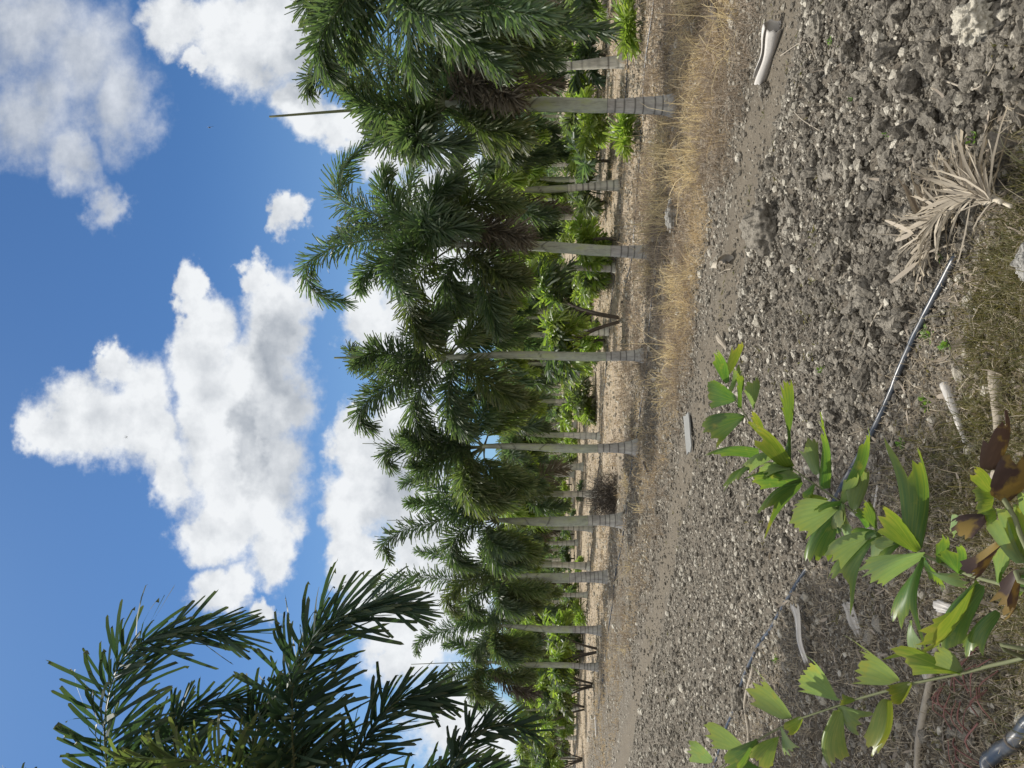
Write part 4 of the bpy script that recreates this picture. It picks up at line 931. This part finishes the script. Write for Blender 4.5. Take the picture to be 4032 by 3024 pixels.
# reddish stems and straw clump at lower left corner
b = DG(2085, 1560); root = empty('stem_heap', b); tag(root, 'heap of reddish dry stems in the bottom corner near the thick pipe', 'plant debris')
mb = MB()
for q_ in range(20):
    a = np.array([rng.uniform(2040, 2150), rng.uniform(1470, 1640)]); e = a + np.array([rng.uniform(-20, 60), rng.uniform(40, 110) * rng.choice([-1, 1])])
    P, _ = curve_pts([DG(*a, .02) - b, DG(*((a + e) / 2 + rng.normal(0, 6, 2)), .05) - b, DG(*e, .015) - b], 8); tube(mb, P, rng.uniform(.0018, .004), 5, (rng.random(), .2, 0), False)
obj('stems', mb.mesh('stems', M['pink']), root)

# small weeds
def weed(u, v, n, sz, label, seed):
    rg = np.random.default_rng(seed); b = DG(u, v); mb = MB(); N = n
    az = rg.random(N) * 6.28; el = rg.uniform(.2, 1.3, N); dr = np.stack([np.cos(az) * np.sin(el), np.sin(az) * np.sin(el), np.cos(el)], 1)
    rt = dr * rg.uniform(.1, 1, (N, 1)) * sz * .6; rt[:, 2] = np.abs(rt[:, 2])
    ribbons(mb, rt, dr + rg.normal(0, .4, (N, 3)), np.cross(dr, [0.1, .2, 1.]), sz * .45, sz * .22, 'leaf', .2)
    root = empty('weed', b); tag(root, label, 'weed', 'small green weeds'); obj('leaves', mb.mesh('leaves', M['weed']), root)
    mb = MB(); 
    for q_ in range(4): tube(mb, np.array([[0, 0, -.01], dr[q_] * sz * .3, dr[q_] * sz * .6 + [0, 0, .01]]), .0012, 4, None, False)
    obj('stem', mb.mesh('stem', M['weed']), root)
for a in [(2012, 722, 16, .06, 'leafy weed beside the hose below the dead frond', 1), (2052, 745, 16, .05, 'leafy weed in the brown grass right of the hose', 2), (2040, 552, 14, .04, 'tiny weed where the hose meets the dead frond', 3),
          (2000, 872, 22, .06, 'feathery weed between the hose and the grey stick', 4), (1955, 960, 20, .05, 'small weed near the hose end by the young leaves', 5), (1680, 1425, 20, .05, 'low weed beside the hose on the left', 6),
          (1780, 800, 12, .05, 'thin weed in the clods left of the boulder', 7), (1845, 215, 10, .03, 'tiny green weed among the clods at the right', 8), (1920, 290, 12, .03, 'small weed among the pale grit', 9), (2110, 300, 14, .05, 'green weed behind the dead frond', 10), (1800, 90, 12, .04, 'sparse weed between the clods at the right edge', 11)]: weed(*a)

# ------------------------------------------------------------------ dragonflies
def dragonfly(u, v, d, sz, label, head):
    c = at(u, v, d); root = empty('dragonfly', c); tag(root, label, 'dragonfly', 'dragonflies in the sky')
    hd = norm(np.array([head]))[0]
    mb = MB(); P = np.array([hd * .5, hd * .42, hd * .25, hd * .1, -hd * .05, -hd * .5]) * sz
    tube(mb, P, np.array([.02, .06, .075, .05, .018, .012]) * sz, 7); obj('body', mb.mesh('body', M['insect']), root)
    mb = MB(); sd = norm(np.cross(hd, [0, .3, 1])[None])[0]
    rt = np.array([hd * .25, hd * .12, hd * .25, hd * .12]) * sz; dr = np.array([sd + hd * .25, sd - hd * .2, -sd + hd * .25, -sd - hd * .2]) + np.array([0, 0, .35])
    ribbons(mb, rt, dr, np.tile(hd, (4, 1)), .5 * sz, .12 * sz, 'leaf', 0, jag=False); obj('wings', mb.mesh('wings', M['wing']), root)
dragonfly(830, 500, 5.5, .055, 'dragonfly hovering against open blue sky at the right', (-.1, .3, 1))
dragonfly(494, 1722, 6.5, .040, 'dragonfly in front of the upper white cloud', (.2, .3, -.6))
dragonfly(1338, 1447, 8, .035, 'tiny dragonfly beside the thin spear of the third palm', (-.5, .2, .5))

# ------------------------------------------------------------------ young palm in the foreground
def Z(x, y, d): return at(2650 + x / .9624, 1300 + y / .9624, d)
base = np.array([-.42, .72, hz1(-.42, .72)])
hero = empty('young_palm', base); tag(hero, 'young palm in the foreground with wide ragged fishtail leaflets', 'young palm')
def rach(nodes, r0, r1, label=None):
    P, _ = curve_pts([np.asarray(p) - base for p in nodes], 60); mb = MB(); tube(mb, P, np.linspace(r0, r1, 60), 8, (.8, .2, 0)); o = obj('frond', mb.mesh('frond', M['stalk']), hero)
    if label: o['label'] = label
    return o
d1 = lambda x: 1.05 + (1235 - x) / 1035 * .75 if x < 1235 else 1.05
d2 = lambda x: .92 + (1330 - x) / 1180 * .42
R1 = rach([base + [0, 0, .02], base + [.02, .06, .28], Z(1450, 1010, .95), Z(1330, 985, 1.0)] + [Z(x, y, d1(x)) for x, y in [(1235,960),(1130,930),(1020,885),(940,845),(860,800),(770,755),(640,655),(590,620),(450,520),(340,410),(260,300),(215,230),(205,160)]], .0052, .0011)
R2 = rach([base + [-.02, -.02, .02], base + [-.02, .04, .3]] + [Z(x, y, d2(x)) for x, y in [(1420,1225),(1330,1245),(1210,1270),(1095,1300),(925,1335),(800,1370),(690,1400),(620,1425),(490,1470),(400,1510),(320,1555),(200,1640),(130,1700)]], .0048, .0012)
R3 = rach([base + [.01, .0, .02], base + [.05, .02, .3], Z(1500, 1000, .85), Z(1400, 900, .88), Z(1335, 820, .9), Z(1290, 700, .92), Z(1225, 600, .94)], .006, .003, 'withering yellowish frond')
def leaflet(parent, root_xy, tip_xy, wpx, d, mk='hero', dd=.0, cup=.12, tail=0, seed=0, narrow=.16, jag=.2, k=1.0, label=None):
    rg = np.random.default_rng(seed); nc, nr_ = 19, 14
    r_ = Z(*root_xy, d); tip_xy = np.array(tip_xy) + (np.array(tip_xy) - np.array(root_xy)) * .10; tdir = np.array(tip_xy) - np.array(root_xy); tp = Z(*tip_xy, d + dd)
    wv = np.array([-tdir[1], tdir[0]]) / np.linalg.norm(tdir) * wpx * .60
    e1 = Z(tip_xy[0] + wv[0], tip_xy[1] + wv[1], d + dd + .03); e0 = Z(tip_xy[0] - wv[0], tip_xy[1] - wv[1], d + dd - .03)
    half = (e1 - e0) / 2; ax = tp - r_; nor = norm(np.cross(ax, half)[None])[0]; L_ = np.linalg.norm(ax); hw = np.linalg.norm(half)
    if nor[1] > 0: nor = -nor
    V = np.zeros((nr_, nc, 3)); tint = np.zeros((nr_, nc, 3))
    lo = np.interp(np.arange(nc), np.linspace(0, nc - 1, 6), rg.random(6)); ends = 1.04 - jag * (.9 * lo + .75 * rg.random(nc)); ends[::4] += jag * .3
    ends -= .22 * np.abs(np.linspace(-1, 1, nc)) ** 1.5
    if tail > 0: ends[-1] += .42 * tail; ends[-2] += .2 * tail
    if tail < 0: ends[0] += -.42 * tail; ends[1] += -.2 * tail
    droop = rg.uniform(.05, .16)
    for i_ in range(nr_):
        f0 = i_ / (nr_ - 1)
        for j_ in range(nc):
            g = -1 + 2 * j_ / (nc - 1); f_ = f0 * ends[j_]
            wdt = narrow * .25 + (1 - narrow * .25) * (min(f_, 1.0) ** (.80 if narrow < .3 else .45)) * (1 - .05 * f_)
            if f_ < .02: wdt *= .4
            p = r_ + ax * f_ + half * (g * wdt * k)
            p = p + nor * (L_ * (.14 * math.sin(f_ * 2.6) - cup * 1.3 * (g * g) * wdt) + .05 * hw * wdt * ((j_ % 2) - .5) + .05 * L_ * math.sin(3.1 * f_ + g * 2.2 + seed))
            p[2] -= L_ * droop * f_ ** 2
            V[i_, j_] = p; tint[i_, j_] = (.25 + .5 * rg.random() * (j_ % 2), f0, j_ / (nc - 1))
    o3 = base
    i = np.arange(nr_ - 1)[:, None] * nc; j = np.arange(nc - 1)[None]
    mb = MB(); mb.add((V - o3).reshape(-1, 3), np.stack([i + j, i + j + 1, i + nc + j + 1, i + nc + j], -1).reshape(-1, 4), None, tint.reshape(-1, 3))
    o = obj('leaflet', mb.mesh('leaflet', M[mk]), parent)
    if label: o['label'] = label
h, pl, ye, br = 'hero', 'hero_pale', 'hero_yellow', 'hero_brown'
LL = [((240,262),(112,232),118,h,0),((207,200),(138,85),46,h,0),((205,170),(235,45),58,ye,0),((215,235),(240,130),44,pl,0),((255,295),(228,160),30,h,0),((305,300),(288,185),66,pl,0),
 ((270,325),(108,385),120,h,0),((345,405),(275,320),46,ye,0),((450,520),(245,365),62,ye,0),((325,460),(105,487),34,h,0),((365,480),(182,598),46,h,0),((440,510),(378,200),16,h,0),
 ((485,560),(345,545),58,pl,0),((485,565),(270,592),26,h,0),((488,570),(310,705),76,h,-1),((550,545),(500,420),92,pl,0),((580,600),(516,330),22,h,0),((592,640),(500,655),56,ye,0),
 ((628,665),(440,722),170,pl,0),((635,672),(500,880),104,h,0),((690,680),(695,535),100,pl,0),((665,600),(712,390),52,h,0),((745,742),(680,680),38,h,0),((780,762),(675,785),74,h,0),
 ((785,772),(588,950),80,h,-1),((760,765),(575,862),92,pl,0),((935,835),(750,690),92,ye,0),((925,825),(852,470),104,h,-1),((950,850),(690,930),150,pl,0),((952,862),(828,1120),116,h,-1),
 ((955,905),(1105,942),44,pl,0),((1090,925),(1035,812),94,h,0),((1160,960),(895,1165),52,ye,0),((1162,962),(1000,1235),94,h,0),((1230,1065),(1090,1225),112,h,0),
 ((1340,905),(1258,1010),80,h,0),((1075,700),(1045,780),34,pl,0),((900,1100),(930,1220),40,pl,0)]
rx = random.Random(3); nodes_ = [(1235,960),(1020,885),(940,845),(860,800),(770,755),(700,700),(640,655),(540,585),(450,520),(395,465),(340,410),(300,355)]
for q_ in range(22):
    a_ = rx.choice(nodes_[:-2]); an = rx.choice([R(150), R(120), R(-110), R(-75), R(170), R(95)]) + rx.uniform(-.3, .3); ll_ = rx.uniform(70, 165)
    LL.append((a_, (a_[0] + ll_ * math.cos(an), a_[1] + ll_ * math.sin(an)), rx.uniform(26, 62), rx.choice([h, h, pl]), 0))
for n_, (a, b_, w_, mk_, tl) in enumerate(LL):
    nar = .9 if w_ < 40 else .25
    rg = random.Random(n_); dd = rg.uniform(-.04, .06); leaflet(R1, a, b_, w_, d1(a[0]) , mk_, dd, tail=tl, seed=n_ + 5, narrow=nar, cup=.18 if w_ > 60 else .1)
L2 = [((1095,1300),(830,1235),66,ye,1),((1095,1292),(990,1215),66,pl,0),((850,1332),(655,1245),168,pl,1),((905,1338),(815,1400),76,ye,0),((815,1400),(735,1610),60,ye,0),((632,1402),(465,1285),132,pl,1),
 ((690,1400),(622,1405),54,ye,0),((625,1425),(700,1505),66,pl,-1),((620,1440),(602,1640),52,ye,0),((442,1472),(285,1335),132,pl,1),((490,1470),(425,1525),54,ye,0),((410,1502),(442,1612),52,pl,0),
 ((400,1540),(300,1645),112,ye,0),((272,1590),(105,1510),92,pl,0),((150,1632),(45,1575),92,pl,0),((320,1555),(180,1665),62,h,0),((240,1610),(330,1720),80,h,0)]
for n_, (a, b_, w_, mk_, tl) in enumerate(L2):
    rg = random.Random(n_ + 70); leaflet(R2, a, b_, w_, d2(a[0]), mk_, rg.uniform(-.03, .05), tail=tl, seed=n_ + 105, narrow=.9 if w_ < 40 else .25, cup=.22)
L3 = [((1345,880),(1212,610),150,pl,None),((1350,880),(1290,600),120,ye,None),((1255,650),(1335,440),104,br,1),((1215,530),(1208,300),50,br,1),((1215,640),(1130,630),118,ye,None),((1225,690),(1150,700),90,ye,None),((1180,700),(1055,765),92,br,1),((1255,808),(1080,935),56,br,1),((1325,908),(1205,1080),86,br,1),((1215,600),(1125,520),50,ye,None)]
for n_, (a, b_, w_, mk_, lb) in enumerate(L3):
    leaflet(R3, a, b_, w_, .93, mk_, .02, seed=n_ + 205, narrow=.5, cup=.2, jag=.3, label='withered brown leaflet' if lb else None)
